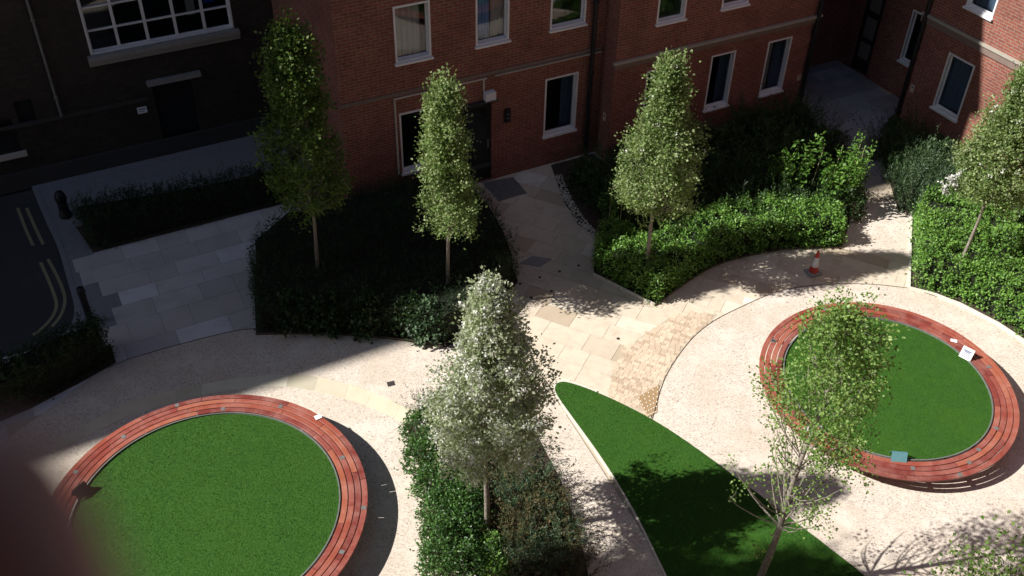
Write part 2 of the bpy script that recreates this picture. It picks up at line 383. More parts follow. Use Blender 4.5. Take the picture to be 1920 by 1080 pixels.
def slab_field(name, poly, ang, w0, w1, l0, l1, z, mat, gap=.008, th=.012, seed=1):
    """individually laid stones, clipped to polygon by centre"""
    r = random.Random(seed); p = poly2(poly); ca, sa = math.cos(ang), math.sin(ang)
    q = np.stack([p[:, 0]*ca+p[:, 1]*sa, -p[:, 0]*sa+p[:, 1]*ca], 1); lo, hi = q.min(0), q.max(0)
    V = []; Fq = []; y = lo[1]
    S = []
    while y < hi[1]:
        wd = r.uniform(w0, w1); x = lo[0]-r.uniform(0, l1)
        while x < hi[0]:
            ln = r.uniform(l0, l1); S.append((x, y, ln, wd)); x += ln
        y += wd
    S = np.array(S); cc = S[:, :2]+S[:, 2:]/2
    cen = np.stack([cc[:, 0]*ca-cc[:, 1]*sa, cc[:, 0]*sa+cc[:, 1]*ca], 1)
    ok = inside(p, cen)
    for x, y, ln, wd in S[ok]:
        b = len(V)
        for zz in (z-th, z+r.uniform(-.0008, .0008)):
            for dx, dy in ((gap/2, gap/2), (ln-gap/2, gap/2), (ln-gap/2, wd-gap/2), (gap/2, wd-gap/2)):
                X_, Y_ = x+dx, y+dy; V.append((X_*ca-Y_*sa, X_*sa+Y_*ca, zz))
        Fq += [(b+4, b+5, b+6, b+7), (b, b+1, b+5, b+4), (b+1, b+2, b+6, b+5), (b+2, b+3, b+7, b+6), (b+3, b, b+4, b+7)]
    o = np_mesh(name, np.array(V), np.array(Fq), mat); o['kind'] = 'structure'; return o

CL = np.array([-5.14, 10.93]); CR = np.array([7.45, 14.41])
RL, RR = 2.74, 2.476
# sandstone flags of the middle path
yard = [W(-4.3, -5.6), W(-2.5, -.0), W(3, .3), W(3, -4), W(7, -5.5), W(9, -8), g(1900, 640), g(1700, 900), g(1250, 800), g(1040, 770), g(900, 760), g(800, 690)]
slab_field('sandstone_path', yard, R(-25), .42, .62, .45, .95, 0, MT['slab'], seed=5)
# grey flags, left path and alley
KP = [k for k in kerb if (k-O2)@N2 > -1.3]
leftp = [W(-5.3, 2.05), W(-5.4, -.2), W(-4.5, -5.5), g(500, 660), g(380, 690), g(210, 720), g(-60, 860), (-14, 13.2)]+[k+np.array([.5, .0]) for k in KP[::-1] if (k-O2)@N2 < 2.0]+[W(-10.3, 2.05)]
slab_field('grey_path', leftp, TH, .5, .75, .6, 1.2, 0, MT['grey_slab'], seed=3)
sheet('pavement', [W(-4.0, 5.2)]+[tuple(k) for k in KP]+[g(150, 700), g(380, 655), W(-7.6, -3.1), W(-5.9, -.2), W(-4.4, .0)], -.008, MT['pavegrey'])
slab_field('back_path', [W(-4.0, 5.2), W(-4.2, 1.5), W(-9.9, 1.6), W(-10.75, 5.2)], TH, .5, .7, .6, 1.0, -.001, MT['pavegrey'], seed=18)
slab_field('alley_path', [g(1598, 352), g(1720, 352), W(12.6, -2.4), W(12.6, 2), W(9, 2), W(9, -1)], TH, .5, .7, .6, 1.0, 0, MT['alley_slab'], seed=8)

# gravel areas
lefta = [g(-100, 900), g(60, 792), g(150, 722), g(220, 680), g(300, 656), g(360, 640), g(440, 620), g(480, 616), g(640, 622), g(760, 640), g(832, 652), g(900, 650), g(960, 668), g(1015, 700), g(1050, 760)]
lefta = smoothpoly(lefta, 1)
gl_poly = list(lefta)+[g(1270, 1100), g(1500, 1500), (9, 3.5), (9, -2), (-13, -2), (-13, 12)]
sheet('gravel_court', gl_poly, .006, MT['gravel'])
rb = smoothpoly([g(1215, 800), g(1225, 783), g(1240, 722), g(1262, 680), g(1300, 630), g(1340, 600), g(1380, 580), g(1450, 548), g(1500, 538), g(1560, 532), g(1640, 533), g(1706, 541)], 2)
gr_poly = list(rb)+[g(1800, 571), g(1872, 608), g(1920, 640), g(2050, 740), (13, 12), (13, 3.6), (7, 3.6), g(1660, 1110)]
sheet('gravel_court', gr_poly, .0065, MT['gravel'])
sheet('gravel_path', [g(1583, 468), g(1590, 425), g(1597, 372), g(1692, 380), g(1708, 402), g(1706, 480), g(1640, 478)], .007, MT['gravel'])
# joint lines around the gravel (thin steel strip)
def strip(name, pts, wdt, z0, z1, mat, label=None, cat=None, kind='structure', side=0):
    p = poly2(pts); m = MB(); n = len(p); L = []; Rr = []
    for i in range(n):
        d = p[min(i+1, n-1)]-p[max(i-1, 0)]; d /= np.linalg.norm(d)+1e-9; nn = np.array([-d[1], d[0]])
        L.append(p[i]+nn*wdt*(.5+side/2)); Rr.append(p[i]-nn*wdt*(.5-side/2))
    for i in range(n-1):
        m.hexa([(*L[i], z0), (*Rr[i], z0), (*Rr[i+1], z0), (*L[i+1], z0), (*L[i], z1), (*Rr[i], z1), (*Rr[i+1], z1), (*L[i+1], z1)])
    o = m.build(name, mat)
    if label: tag(o, label, cat)
    else: o['kind'] = kind
    return o
strip('gravel_edging', rb, .018, -.01, .012, MT['corten'])
strip('gravel_edging', lefta[6:], .018, -.01, .0115, MT['corten'])
strip('kerb', kerb, .12, -.2, .002, MT['pavegrey'])
# arc of pale stones beside the left bench
outer = smoothpoly([g(102, 826), g(142, 806), g(198, 777), g(253, 749), g(351, 726), g(450, 708), g(540, 702), g(580, 704), g(640, 717), g(700, 736), g(780, 772), g(830, 800)], 2)
inner = smoothpoly([g(105, 845), g(148, 825), g(202, 799), g(258, 773), g(355, 746), g(450, 729), g(530, 724), g(580, 731), g(640, 745), g(700, 766), g(765, 797), g(815, 826)], 2)
def resample(p, n):
    s = np.r_[0, np.cumsum(np.linalg.norm(np.diff(p, axis=0), axis=1))]; t = np.linspace(0, s[-1], n)
    return np.stack([np.interp(t, s, p[:, 0]), np.interp(t, s, p[:, 1])], 1)
NA = 96; po, pi_ = resample(outer, NA), resample(inner, NA); m = MB(); i = 0
while i < NA-1:
    j = min(NA-1, i+random.choice((6, 7, 8)))
    idx = list(range(i, j+1)); a = [po[k] for k in idx]; b = [pi_[k] for k in idx]
    a[-1] = a[-1]*.97+a[-2]*.03; b[-1] = b[-1]*.97+b[-2]*.03
    m.prism(a+b[::-1], -.01, .0125); i = j
o = m.build('stone_arc', MT['edging']); o['kind'] = 'structure'
# setts near the right gravel
sett = [g(1232, 612), g(1262, 590), g(1290, 585), g(1345, 590)]+[p+np.array([-.03, 0]) for p in rb[::-1] if p[1] < g(0, 600)[1]][:]+[g(1222, 783), g(1140, 742), g(1150, 690), g(1175, 650)]
sheet('sett_bed', sett, .003, MT['joint'])
slab_field('sett_paving', sett, R(-25), .07, .10, .09, .17, .0085, MT['sett'], gap=.007, th=.006, seed=2)
slab_field('sett_paving', [g(1280, 560), g(1400, 500), g(1700, 480), g(1704, 530), g(1560, 528), g(1450, 543), g(1380, 575)], R(-25), .3, .45, .4, .7, .0045, MT['slab'], seed=12, th=.004)

# triangular lawn
tri = [g(1250, 1082), g(1190, 958), g(1130, 862), g(1085, 800), g(1050, 752), g(1040, 735), g(1041, 723), g(1050, 717), g(1066, 718), g(1100, 729), g(1150, 750), g(1220, 785), g(1290, 830), g(1420, 926), g(1520, 1002), g(1640, 1095), g(1800, 1240), g(1560, 1500), g(1330, 1260)]
tri = smoothpoly(tri+[tri[0]], 2)
sheet('lawn', tri, .024, MT['turf'], z0=-.02)
strip('lawn_kerb', tri[:40], .04, -.02, .028, MT['stonewhite'], side=1)
def grass(name, pts, z, label=None, hgt=(.006, .017), parent=None):
    n = len(pts); a = rng.uniform(0, 2*np.pi, n); h = rng.uniform(*hgt, n); wd = rng.uniform(.003, .007, n)
    lean = rng.uniform(.2, 1.1, n)*h; b = rng.uniform(0, 2*np.pi, n)
    P = np.c_[pts, np.full(n, z)]
    d = np.c_[np.cos(a), np.sin(a), np.zeros(n)]*wd[:, None]
    tip = P+np.c_[np.cos(b)*lean, np.sin(b)*lean, h]
    V = np.stack([P-d, P+d, tip], 1).reshape(-1, 3)
    o = np_mesh(name, V, np.arange(len(V)).reshape(-1, 3), MT['blade'], parent)
    if not parent: o['kind'] = 'stuff'; o['label'] = label; o['category'] = 'grass'
    return o
grass('grass', sample([p for p in tri if p[1] > 8.5], 95000), .023, 'short mown grass on the pointed lawn between the gravel paths')

# ------------------------------------------------------------------ foliage generators
def unit(v): return v/(np.linalg.norm(v, axis=1, keepdims=True)+1e-9)
def leaves(C, D, s, asp=.32, face=None):
    """leaf quads: C base, D axis, s length; face = direction the blades tend to turn to"""
    n = len(C); D = unit(D); rnd = unit(rng.normal(size=(n, 3)))
    if face is not None: rnd = unit(face+rng.normal(size=(n, 3))*.42)
    S = unit(np.cross(D, rnd)); Nn = np.cross(S, D)
    s = np.asarray(s).reshape(-1, 1)*np.ones((n, 1))
    mid = C+D*s*.5+Nn*s*.06
    V = np.stack([C, mid+S*s*asp, C+D*s, mid-S*s*asp], 1).reshape(-1, 3)
    return V, np.arange(4*n).reshape(-1, 4)
def clumps(P, N, per, rad, size, up=.1, asp=.32):
    """clump centres P with outward normals N"""
    n = len(P); C = np.repeat(P, per, 0)+rng.normal(size=(n*per, 3))*rad
    D = np.repeat(N, per, 0)+rng.normal(size=(n*per, 3))*.8+np.array([0, 0, up])
    return leaves(C, D, rng.uniform(size*.6, size*1.25, n*per), asp, face=unit(np.repeat(unit(N), per, 0)*.8+np.array([0, 0, .75])))
def merge(*vq):
    V = []; Q = []; b = 0
    for v, q in vq: V.append(v); Q.append(q+b); b += len(v)
    return np.vstack(V), np.vstack(Q)
def vnoise(P, s, seed=0):
    r = np.random.default_rng(seed); k = r.normal(size=(6, P.shape[1]))*s; ph = r.uniform(0, 6.28, 6)
    return np.sin(P@k.T+ph).mean(1)
def hedge_pts(poly, h, dens, bumpy=.08, seed=0, sides=True, scale=4.0):
    p = ccw(poly); area = .5*abs(np.sum(p[:, 0]*np.roll(p[:, 1], -1)-np.roll(p[:, 0], -1)*p[:, 1]))
    n = max(50, int(area*dens)); q = sample(p, n)
    z = h+vnoise(q, scale, seed)*bumpy*1.6+vnoise(q, scale*3, seed+1)*bumpy*.7+rng.normal(size=n)*.02
    P = [np.c_[q, z]]; N = [np.tile([0, 0, 1.], (n, 1))+np.c_[rng.normal(size=(n, 2))*.25, np.zeros(n)]]
    if sides:
        for i in range(len(p)):
            a, b = p[i], p[(i+1) % len(p)]; L = np.linalg.norm(b-a)
            if L < 1e-3: continue
            k = max(1, int(L*h*dens*.8)); t = rng.uniform(0, 1, k); d = (b-a)/L; out = np.array([d[1], -d[0], 0])
            base = a+t[:, None]*(b-a); zz = rng.uniform(.03, h, k)
            off = .05*vnoise(np.c_[base, zz], scale*2, seed+2)-.05*(zz/h)**3
            P.append(np.c_[base+off[:, None]*out[:2], zz]); N.append(np.tile(out+np.array([0, 0, .4]), (k, 1)))
    return np.vstack(P), unit(np.vstack(N))
def hedge(name, poly, h, mat, label, cat='hedge', dens=140, per=9, size=.055, rad=.045, bumpy=.08, seed=0, group=None, spikes=0, asp=.32, scale=4.0):
    poly = ccw(poly); c = poly.mean(0); root = empty(name, (c[0], c[1], 0), label, cat, group)
    P, N = hedge_pts(shrink(poly, .06), h, dens, bumpy, seed, scale=scale)
    parts = [clumps(P, N, per, rad, size, asp=asp)]
    if spikes:
        q = sample(poly, spikes); ln = rng.uniform(.12, .34, spikes)
        k = 16; t = np.tile(np.linspace(0, 1, k), spikes); B = np.repeat(np.c_[q, np.full(spikes, h-.05)], k, 0)
        tilt = np.repeat(rng.normal(size=(spikes, 2))*.25, k, 0); L = np.repeat(ln, k)
        C = B+np.c_[tilt*(t*L)[:, None], t*L]; D = np.c_[rng.normal(size=(len(C), 2)), np.full(len(C), .9)]
        parts.append(leaves(C, D, size*.9, asp))
    np_mesh('foliage', *merge(*parts), mat, root)
    m = MB(); m.prism([tuple(p) for p in shrink(poly, .14)], 0, h-.10); m.build('twigs', MT['core'], root)
    return root

# ------------------------------------------------------------------ planting beds
def bed(name, pts, z=.02):
    sheet(name, pts, z, MT['soil'], z0=-.02)
bedA = [g(480, 628), g(560, 626), g(640, 628), g(760, 638), g(832, 652), W(-3.45, -5.2), W(-1.72, -4.03), W(-1.45, -3.0), W(-1.3, -1.93), W(-1.35, -.12), W(-4.3, -.12), W(-5.85, -.06), W(-6.9, -.83)]
bedB = [W(-10.06, 1.3), W(-5.4, 1.29), W(-5.3, 2.0), W(-7, 2.05), W(-10.25, 2.5)]
bedC = [g(218, 680), g(150, 718), g(60, 765), g(-140, 850), W(-15.5, -4.2), W(-12.6, -2.6), W(-11.2, -2.15), W(-10.31, -2.1)]
Dcurve = smoothpoly([g(1228, 573), g(1290, 527), g(1330, 503), g(1370, 487), g(1450, 470), g(1520, 464), g(1577, 466)], 1)
bedD = list(poly2([W(1.35, -.1), g(1040, 330), g(1057, 377), g(1083, 420), g(1118, 447), g(1113, 515)]))+list(Dcurve)+list(poly2([W(6.6, -5.7), W(8.0, -4.33), W(8.9, -2.4), W(9.3, -.72), W(2.7, -.72), W(2.65, -.1)]))
bedE = [g(1684, 396), g(1710, 402), g(1706, 541), g(1800, 571), g(1872, 608), g(1920, 640), g(2080, 760), (14, 12), W(11.0, -11), W(11.0, -2.7), W(10.2, -2.9)]
bedF = [g(765, 800), g(775, 850), g(800, 900), g(806, 1000), g(804, 1067), g(900, 1078), g(1105, 1090), g(1086, 1000), g(1050, 900), g(1000, 805), g(930, 745), g(850, 735), g(800, 752)]
for nm, b_ in (('planting_bed', bedA), ('planting_bed', bedB), ('planting_bed', bedC), ('planting_bed', bedD), ('planting_bed', bedE), ('planting_bed', bedF)): bed(nm, b_)
strip('bed_edging', [g(1113, 515), g(1228, 573)], .03, -.01, .07, MT['stonewhite'], side=-1)
strip('bed_edging', Dcurve, .015, -.01, .05, MT['corten'], side=-1)
strip('bed_edging', [g(1710, 402), g(1706, 541), g(1750, 552), g(1800, 571), g(1872, 608), g(1920, 640), g(2000, 695)], .05, -.01, .06, MT['stonewhite'], side=-1)
strip('bed_edging', smoothpoly([g(832, 652), g(760, 638), g(640, 628), g(560, 626), g(480, 628)], 1), .015, -.01, .06, MT['corten'], side=1)
strip('bed_edging', smoothpoly([g(765, 800), g(775, 850), g(800, 900), g(806, 1000), g(804, 1067)], 1), .012, -.01, .05, MT['corten'], side=-1)
strip('bed_edging', [g(800, 1068), g(900, 1079), g(1110, 1092)], .06, -.01, .05, MT['stonewhite'], side=-1)
# white pebbles along the path beside the middle bed
pb = sample([g(1040, 330), g(1057, 377), g(1083, 420), g(1122, 460), g(1135, 455), g(1095, 410), g(1070, 370), g(1052, 328)], 500)
m = MB()
for x, y in pb:
    r_ = random.uniform(.012, .03); m.lathe((x, y, .018), [(r_*.6, 0), (r_, r_*.4), (r_*.55, r_*.85), (.001, r_)], 6)
tag(m.build('pebbles', MT['stonewhite']), 'pale pebbles edging the paved path by the middle shrub bed', 'pebbles', kind='stuff')

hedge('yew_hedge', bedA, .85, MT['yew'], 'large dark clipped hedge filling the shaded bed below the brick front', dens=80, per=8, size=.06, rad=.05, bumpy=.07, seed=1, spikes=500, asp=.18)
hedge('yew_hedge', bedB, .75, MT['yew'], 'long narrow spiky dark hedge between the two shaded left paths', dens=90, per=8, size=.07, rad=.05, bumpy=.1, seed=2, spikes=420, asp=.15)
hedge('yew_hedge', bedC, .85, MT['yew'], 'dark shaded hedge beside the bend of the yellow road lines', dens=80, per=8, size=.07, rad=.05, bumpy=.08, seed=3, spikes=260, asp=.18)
hedD = list(poly2([g(1140, 447), g(1118, 470), g(1114, 513)]))+list(shrink(Dcurve, 0) if False else Dcurve)+list(poly2([W(6.35, -5.5), g(1400, 366, .75), g(1290, 396, .75), g(1215, 440, .75)]))
hedge('laurel_hedge', hedD, .72, MT['laurel'], 'sunlit bright green hedge with a curved front behind the traffic cone', dens=110, per=18, size=.062, rad=.055, bumpy=.16, seed=4, scale=6)
hedE = [g(1712, 412), g(1710, 538), g(1800, 566), g(1872, 602), g(1925, 636), g(2060, 735), (13.2, 12.6), W(8.9, -9.5), g(1900, 400, .75), g(1760, 350, .75), g(1738, 350, .75)]
hedge('laurel_hedge', hedE, .75, MT['laurel'], 'sunlit green hedge on the right around the leaning slender trunk', dens=100, per=18, size=.062, rad=.055, bumpy=.18, seed=5, scale=5)

# --- shrubs: a few source meshes, copied
def shrub_mesh(kind, seed):
    r = np.random.default_rng(seed)
    if kind in ('round', 'leafy'):
        n = 130 if kind == 'round' else 110
        d = unit(r.normal(size=(n, 3))); d[:, 2] = np.abs(d[:, 2])*1.0
        rr = r.uniform(.78, 1.05, n)[:, None]
        P = d*np.array([.34, .34, .62])*rr; P[:, 2] = np.clip(P[:, 2]+.06, .05, None)
        return clumps(P, d, 13, .045, .05 if kind == 'round' else .07, asp=.36)
    if kind == 'spiky':
        n = 58; parts = []
        k = 44; q = r.normal(size=(n, 2))*.17; ln = r.uniform(.4, 1.0, n)**1.0*np.where(r.uniform(size=n) < .15, 1.3, 1); lean = q*1.1+r.normal(size=(n, 2))*.12
        t = np.tile(np.linspace(.08, 1, k), n); B = np.repeat(np.c_[q, np.zeros(n)], k, 0); L = np.repeat(ln, k); le = np.repeat(lean, k, 0)
        C = B+np.c_[le*(t**1.3)[:, None], t*L]+r.normal(size=(n*k, 3))*.015; D = np.c_[r.normal(size=(n*k, 2))*.8+le, np.full(n*k, .9)]
        return leaves(C, D, r.uniform(.05, .09, n*k), .13)
    if kind == 'tall':
        n = 9; k = 26; q = r.normal(size=(n, 2))*.12; ln = r.uniform(.9, 1.7, n); lean = r.normal(size=(n, 2))*.18
        t = np.tile(np.linspace(.15, 1, k), n); B = np.repeat(np.c_[q, np.zeros(n)], k, 0); L = np.repeat(ln, k); le = np.repeat(lean, k, 0)
        C = B+np.c_[le*t[:, None], t*L]
        return clumps(C, np.c_[r.normal(size=(n*k, 2)), np.full(n*k, .3)], 3, .05, .085, asp=.3)
_sm = {}
def shrub(name, loc, kind, mat, label, group, s=1.0, hz=1.0, var=0, cat='shrub'):
    key = (kind, var, mat)
    if key not in _sm:
        V, Q = shrub_mesh(kind, 100+var); o = np_mesh('foliage', V, Q, MT[mat]); me = o.data; bpy.data.objects.remove(o)
        mb = MB(); rs = np.random.default_rng(var)
        for i in range(7):
            a = rs.uniform(0, 6.28); q = rs.uniform(.05, .2); mb.tube([(0, 0, -.02), (math.cos(a)*q*.5, math.sin(a)*q*.5, .2), (math.cos(a)*q, math.sin(a)*q, .5)], [.012, .009, .004], 5)
        o2 = mb.build('stems', MT['bark']); me2 = o2.data; bpy.data.objects.remove(o2)
        _sm[key] = (me, me2)
    root = empty(name, (loc[0], loc[1], .02), label, cat, group, rz=random.uniform(0, 6.28)); root.scale = (s, s, s*hz)
    for nm, me in zip(('foliage', 'stems'), _sm[key]):
        c = bpy.data.objects.new(nm, me); COL.objects.link(c); c.parent = root
    return root
# central bed
ORD = ['first', 'second', 'third', 'fourth', 'fifth', 'sixth', 'seventh', 'eighth']
GB = 'round green shrubs packed in rows on the left of the central bed'
for rw, (xs_, ys_) in enumerate((([788, 792, 812, 824, 826, 826], [800, 850, 900, 950, 1000, 1050]), ([826, 828, 846, 862, 866, 868], [812, 862, 912, 958, 1005, 1052]), ([866, 868, 874, 878], [828, 878, 930, 975]))):
    for i, (x, y) in enumerate(zip(xs_, ys_)):
        shrub('box_shrub', g(x, y, .35), 'round', 'box_leaf', 'round green shrub, %s from the far end of the %s' % (ORD[i], ('row along the left gravel', 'middle green row', 'row beside the blossoming tree')[rw]), GB, random.uniform(.95, 1.12), random.uniform(.85, 1.0), (i+rw) % 3)
shrub('box_shrub', g(921, 1012, .3), 'leafy', 'laurel', 'narrow upright green shrub just in front of the blossoming tree trunk', None, .62, .8, 1)
shrub('box_shrub', g(926, 1056, .3), 'leafy', 'laurel', 'green upright shrub nearest the pale stone end of the central bed', None, .68, .85, 2)
GC = 'feathery conifers massed on the right of the central bed'
for rw, (xs_, ys_) in enumerate((([956, 968, 972, 974, 974, 976], [855, 900, 945, 985, 1025, 1062]), ([996, 1004, 1010, 1016, 1022], [870, 915, 960, 1005, 1050]), ([1032, 1048, 1062, 1076, 1078], [890, 930, 970, 1012, 1056]))):
    for i, (x, y) in enumerate(zip(xs_, ys_)):
        shrub('feathery_conifer', g(x, y+20, .3), 'spiky', ('bronze', 'juniper', 'bronze')[(i+rw) % 3], '%s feathery conifer, %s from the far end of the %s' % (('bronze', 'dark', 'bronze')[(i+rw) % 3], ORD[i], ('row beside the blossoming trunk', 'middle conifer row', 'row beside the lawn path')[rw]), GC, random.uniform(.75, .92)*(1 if rw < 2 else .85), random.uniform(.62, .88), i % 3)
for i, (x, y) in enumerate([(795, 765), (818, 750), (850, 770), (890, 790), (930, 800), (965, 820)]):
    shrub('spiky_conifer', g(x, y+12, .3), 'spiky', 'yew', 'dark spiky conifer at the far tip of the central bed, %s from the left' % ORD[i], 'dark conifers at the far tip of the central bed', .62, 1, i % 3)
# middle bed, shaded shrubs behind the laurel hedge
def shrub_mass(name, poly, holes, u_, n_, label, seed):
    r = random.Random(seed); parts = []
    for a in np.arange(*u_, .58):
        for b in np.arange(*n_, .58):
            P = W(a+r.uniform(-.15, .15), b+r.uniform(-.15, .15))
            if inside(poly2(poly), P[None, :2])[0] and not inside(poly2(holes), P[None, :2])[0]:
                V, Q = shrub_mesh(r.choice(('leafy', 'round', 'spiky')), r.randrange(1000)); t = r.uniform(0, 6.28); k = r.uniform(.85, 1.2)
                V = V*k; parts.append((np.c_[V[:, 0]*math.cos(t)-V[:, 1]*math.sin(t)+P[0], V[:, 0]*math.sin(t)+V[:, 1]*math.cos(t)+P[1], V[:, 2]+.02], Q))
    tag(np_mesh(name, *merge(*parts), MT['shade_leaf']), label, 'shrubs', kind='stuff')
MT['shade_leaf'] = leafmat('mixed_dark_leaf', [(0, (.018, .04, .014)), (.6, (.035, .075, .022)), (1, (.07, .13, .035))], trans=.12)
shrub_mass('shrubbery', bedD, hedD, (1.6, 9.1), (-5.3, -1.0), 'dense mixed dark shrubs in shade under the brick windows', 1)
for i, (px, py, s, lb) in enumerate([(1470, 388, 1.2, 'bright green leafy shrub catching the sun behind the curved hedge, left of the canes'), (1446, 386, .8, 'small sunlit shrub at the left foot of the brightest shrub behind the curved hedge'), (1548, 392, 1.3, 'tall thin bright green shrub standing among the bamboo canes'), (1582, 392, 1.15, 'thin twiggy sunlit shrub beside the path at the end of the canes'), (1142, 432, .9, 'thin sunlit climbing shrub at the path corner left of the pear tree'), (1172, 410, .8, 'sparse sunlit shrub between the path corner and the pear tree crown')]):
    shrub('leafy_shrub', g(px, py, 0), 'tall', 'bright', lb, None, s, 1, i % 3)
# canes
for i, (x0, y0, x1, y1) in enumerate([(1528, 322, 1545, 277), (1568, 318, 1581, 272), (1592, 330, 1616, 262), (1600, 325, 1622, 275), (1146, 400, 1149, 345), (1165, 408, 1168, 360)]):
    b = g(x1, y1, 1.75 if i < 4 else 1.5); a = b+np.array([-.16+.03*i, -.05, -b[2]])
    L = ['second bamboo cane from the left leaning behind the curved hedge', 'bamboo cane standing alone between the tall thin shrub and the path', 'long pale bamboo cane leaning beside the alley path', 'shorter cane leaning next to the long pale one by the alley path', 'thin cane rising from the shrub at the path corner', 'thin cane between the path corner shrub and the pear tree'][i]
    if i == 0: L = 'bamboo cane leaning left of the tall thin shrub behind the curved hedge'
    mb = MB(); mb.tube([a, (a+b)/2+np.array([.01, 0, 0]), b], [.009, .008, .006], 6)
    tag(mb.build('bamboo_cane', MT['cane'], loc=a), L, 'cane', 'bamboo canes behind the curved hedge')
# shrubs in bed A front edge
for i, (x, y) in enumerate([(806, 640), (770, 630), (560, 622), (620, 622), (690, 628)]):
    shrub('edge_shrub', g(x, y-8), 'leafy', 'juniper' if i == 0 else 'yew', ['slightly lighter shrub at the near right corner of the big dark hedge', 'dim shrub just left of the lighter corner shrub in the dark hedge', 'leftmost dim shrub in the near edge of the big dark hedge', 'second dim shrub from the left in the big dark hedge edge', 'middle dim shrub in the near edge of the big dark hedge'][i], None if i == 0 else 'dim shrubs along the near edge of the big dark hedge', 1.15, 1.2, i % 2)
# right bed conifers
LBC = ['blue green feathery conifer at the alley path corner of the right bed', 'feathery conifer behind the one at the alley path corner', 'grey green conifer between the corner conifers and the right hand pear tree', 'dim conifer against the right brick wall under the window', 'dim conifer right of the one under the brick wall window', 'conifer tucked behind the bright hedge below the pear blossom']
for i, (x, y, s, hz) in enumerate([(1706, 392, 1.15, 1.1), (1716, 372, 1.2, 1.15), (1768, 372, 1.15, 1.1), (1722, 335, 1.1, 1), (1790, 350, 1.1, 1), (1815, 385, 1.1, 1)]):
    shrub('grey_conifer', g(x, y), 'spiky', 'juniper', LBC[i], None, s, hz, i % 3)
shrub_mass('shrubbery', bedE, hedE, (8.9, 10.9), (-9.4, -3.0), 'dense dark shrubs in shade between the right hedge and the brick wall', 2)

# ------------------------------------------------------------------ trees
def tree(name, label, base, h, z0, prof, leaf, nlimb=60, nclump=420, per=30, size=.065, crad=.085, blossom=0, seed=0, trunk_r=.05, sparse=0, group='young pear trees in the beds and lawn', lean=(0, 0), bbias=1.0):
    r = np.random.default_rng(seed); root = empty(name, (base[0], base[1], 0), label, 'tree', group)
    B = np.array([base[0], base[1], 0.]); ax = lambda z: B+np.array([lean[0]*z/h, lean[1]*z/h, z])+np.array([math.sin(z*1.7+seed)*.03, math.cos(z*1.3+seed)*.03, 0])
    Rz = lambda z: np.interp((z-z0)/(h-z0), [p[0] for p in prof], [p[1] for p in prof])
    mb = MB(); zs = np.linspace(-.05, h*.97, 14)
    mb.tube([ax(z) for z in zs], [max(.006, trunk_r*(1-.93*z/h)*(1.15 if z < .1 else 1)) for z in zs], 9)
    ends = []
    for i in range(nlimb):
        ze = z0+(h-z0)*(i+.5+r.uniform(-.5, .5))/nlimb*.97+.1; a = i*2.39996+r.uniform(-.4, .4); rad = Rz(ze)*r.uniform(.6, 1.2)
        zs_ = max(z0*.85, ze-rad*r.uniform(.9, 1.5)-.1); zs_ = min(zs_, h*.9)
        p0 = ax(zs_); p3 = ax(ze)+np.array([math.cos(a)*rad, math.sin(a)*rad, 0]); p1 = p0+(p3-p0)*.35+np.array([math.cos(a), math.sin(a), 0])*rad*.12; p2 = p0+(p3-p0)*.7+np.array([math.cos(a), math.sin(a), 0])*rad*.1
        mb.tube([p0, p1, p2, p3], [.018*(1-.6*ze/h), .013*(1-.6*ze/h), .008, .003], 5, cap=False)
        ends.append((p0, p1, p2, p3))
    P = []; N = []
    for i in range(nclump):
        if sparse and i > nclump*.97: break
        e = ends[min(nlimb-1, int(nlimb*r.uniform(0, 1)**bbias))]; t = r.uniform(.3, 1.04)**.7; 
        q = (1-t)**3*e[0]+3*t*(1-t)**2*e[1]+3*t*t*(1-t)*e[2]+t**3*e[3]
        if sparse and (q[2]-z0)/(h-z0) < .45 and r.uniform() < .58: continue
        off = r.normal(size=3)*np.array([.09, .09, .12])*(1 if not sparse else 1.2); c = q+off
        if sparse and i % 2 == 0: mb.tube([q, c], [.004, .002], 4, cap=False)
        P.append(c); o_ = c-ax(c[2]); o_[2] = .25; N.append(o_/np.linalg.norm(o_))
    P = np.array(P); N = np.array(N)
    mb.build('trunk', MT['bark'], root)
    np_mesh('crown', *clumps(P, N, per, crad, size, up=.05, asp=.36), MT[leaf], root)
    if blossom:
        k = rng.choice(len(P), blossom); C = P[k]+N[k]*.06+r.normal(size=(blossom, 3))*.05
        C = np.repeat(C, 9, 0)+r.normal(size=(blossom*9, 3))*.024
        V, Q = leaves(C, r.normal(size=C.shape)+np.array([0, 0, .6]), r.uniform(.026, .046, len(C)), .5); np_mesh('blossom', V, Q, MT['blossom'], root)
    return root
PYR = [(0, .42), (.06, .85), (.18, 1.05), (.32, .97), (.48, .74), (.64, .50), (.78, .29), (.9, .15), (1, .04)]
cyl = lambda s: [(p, q*s) for p, q in PYR]
TC = g(909, 1000)
tree('pear_tree', 'conical pear tree in white blossom standing in the central bed', TC, 5.5, 2.4, [(0, .45), (.05, .78), (.14, .92), (.28, .86), (.45, .66), (.62, .43), (.78, .23), (.9, .10), (1, .02)], 'leaf_pale', nlimb=120, nclump=1000, per=40, size=.055, blossom=2300, seed=1, trunk_r=.055, lean=(.10, 0))
tree('pear_tree', 'green conical pear tree rising from the curved sunlit hedge', g(1208, 535), 5.6, 2.3, cyl(.74), 'leaf_pear', nlimb=100, nclump=820, per=42, size=.058, blossom=60, seed=2, trunk_r=.055)
tree('pear_tree', 'slim pear tree in front of the door, crown half in sun', g(844, 578), 5.5, 2.35, [(0, .3), (.06, .52), (.16, .58), (.3, .36), (.45, .38), (.62, .35), (.8, .26), (.92, .13), (1, .03)], 'leaf_pear', nlimb=90, nclump=520, per=42, size=.06, seed=3, trunk_r=.05)
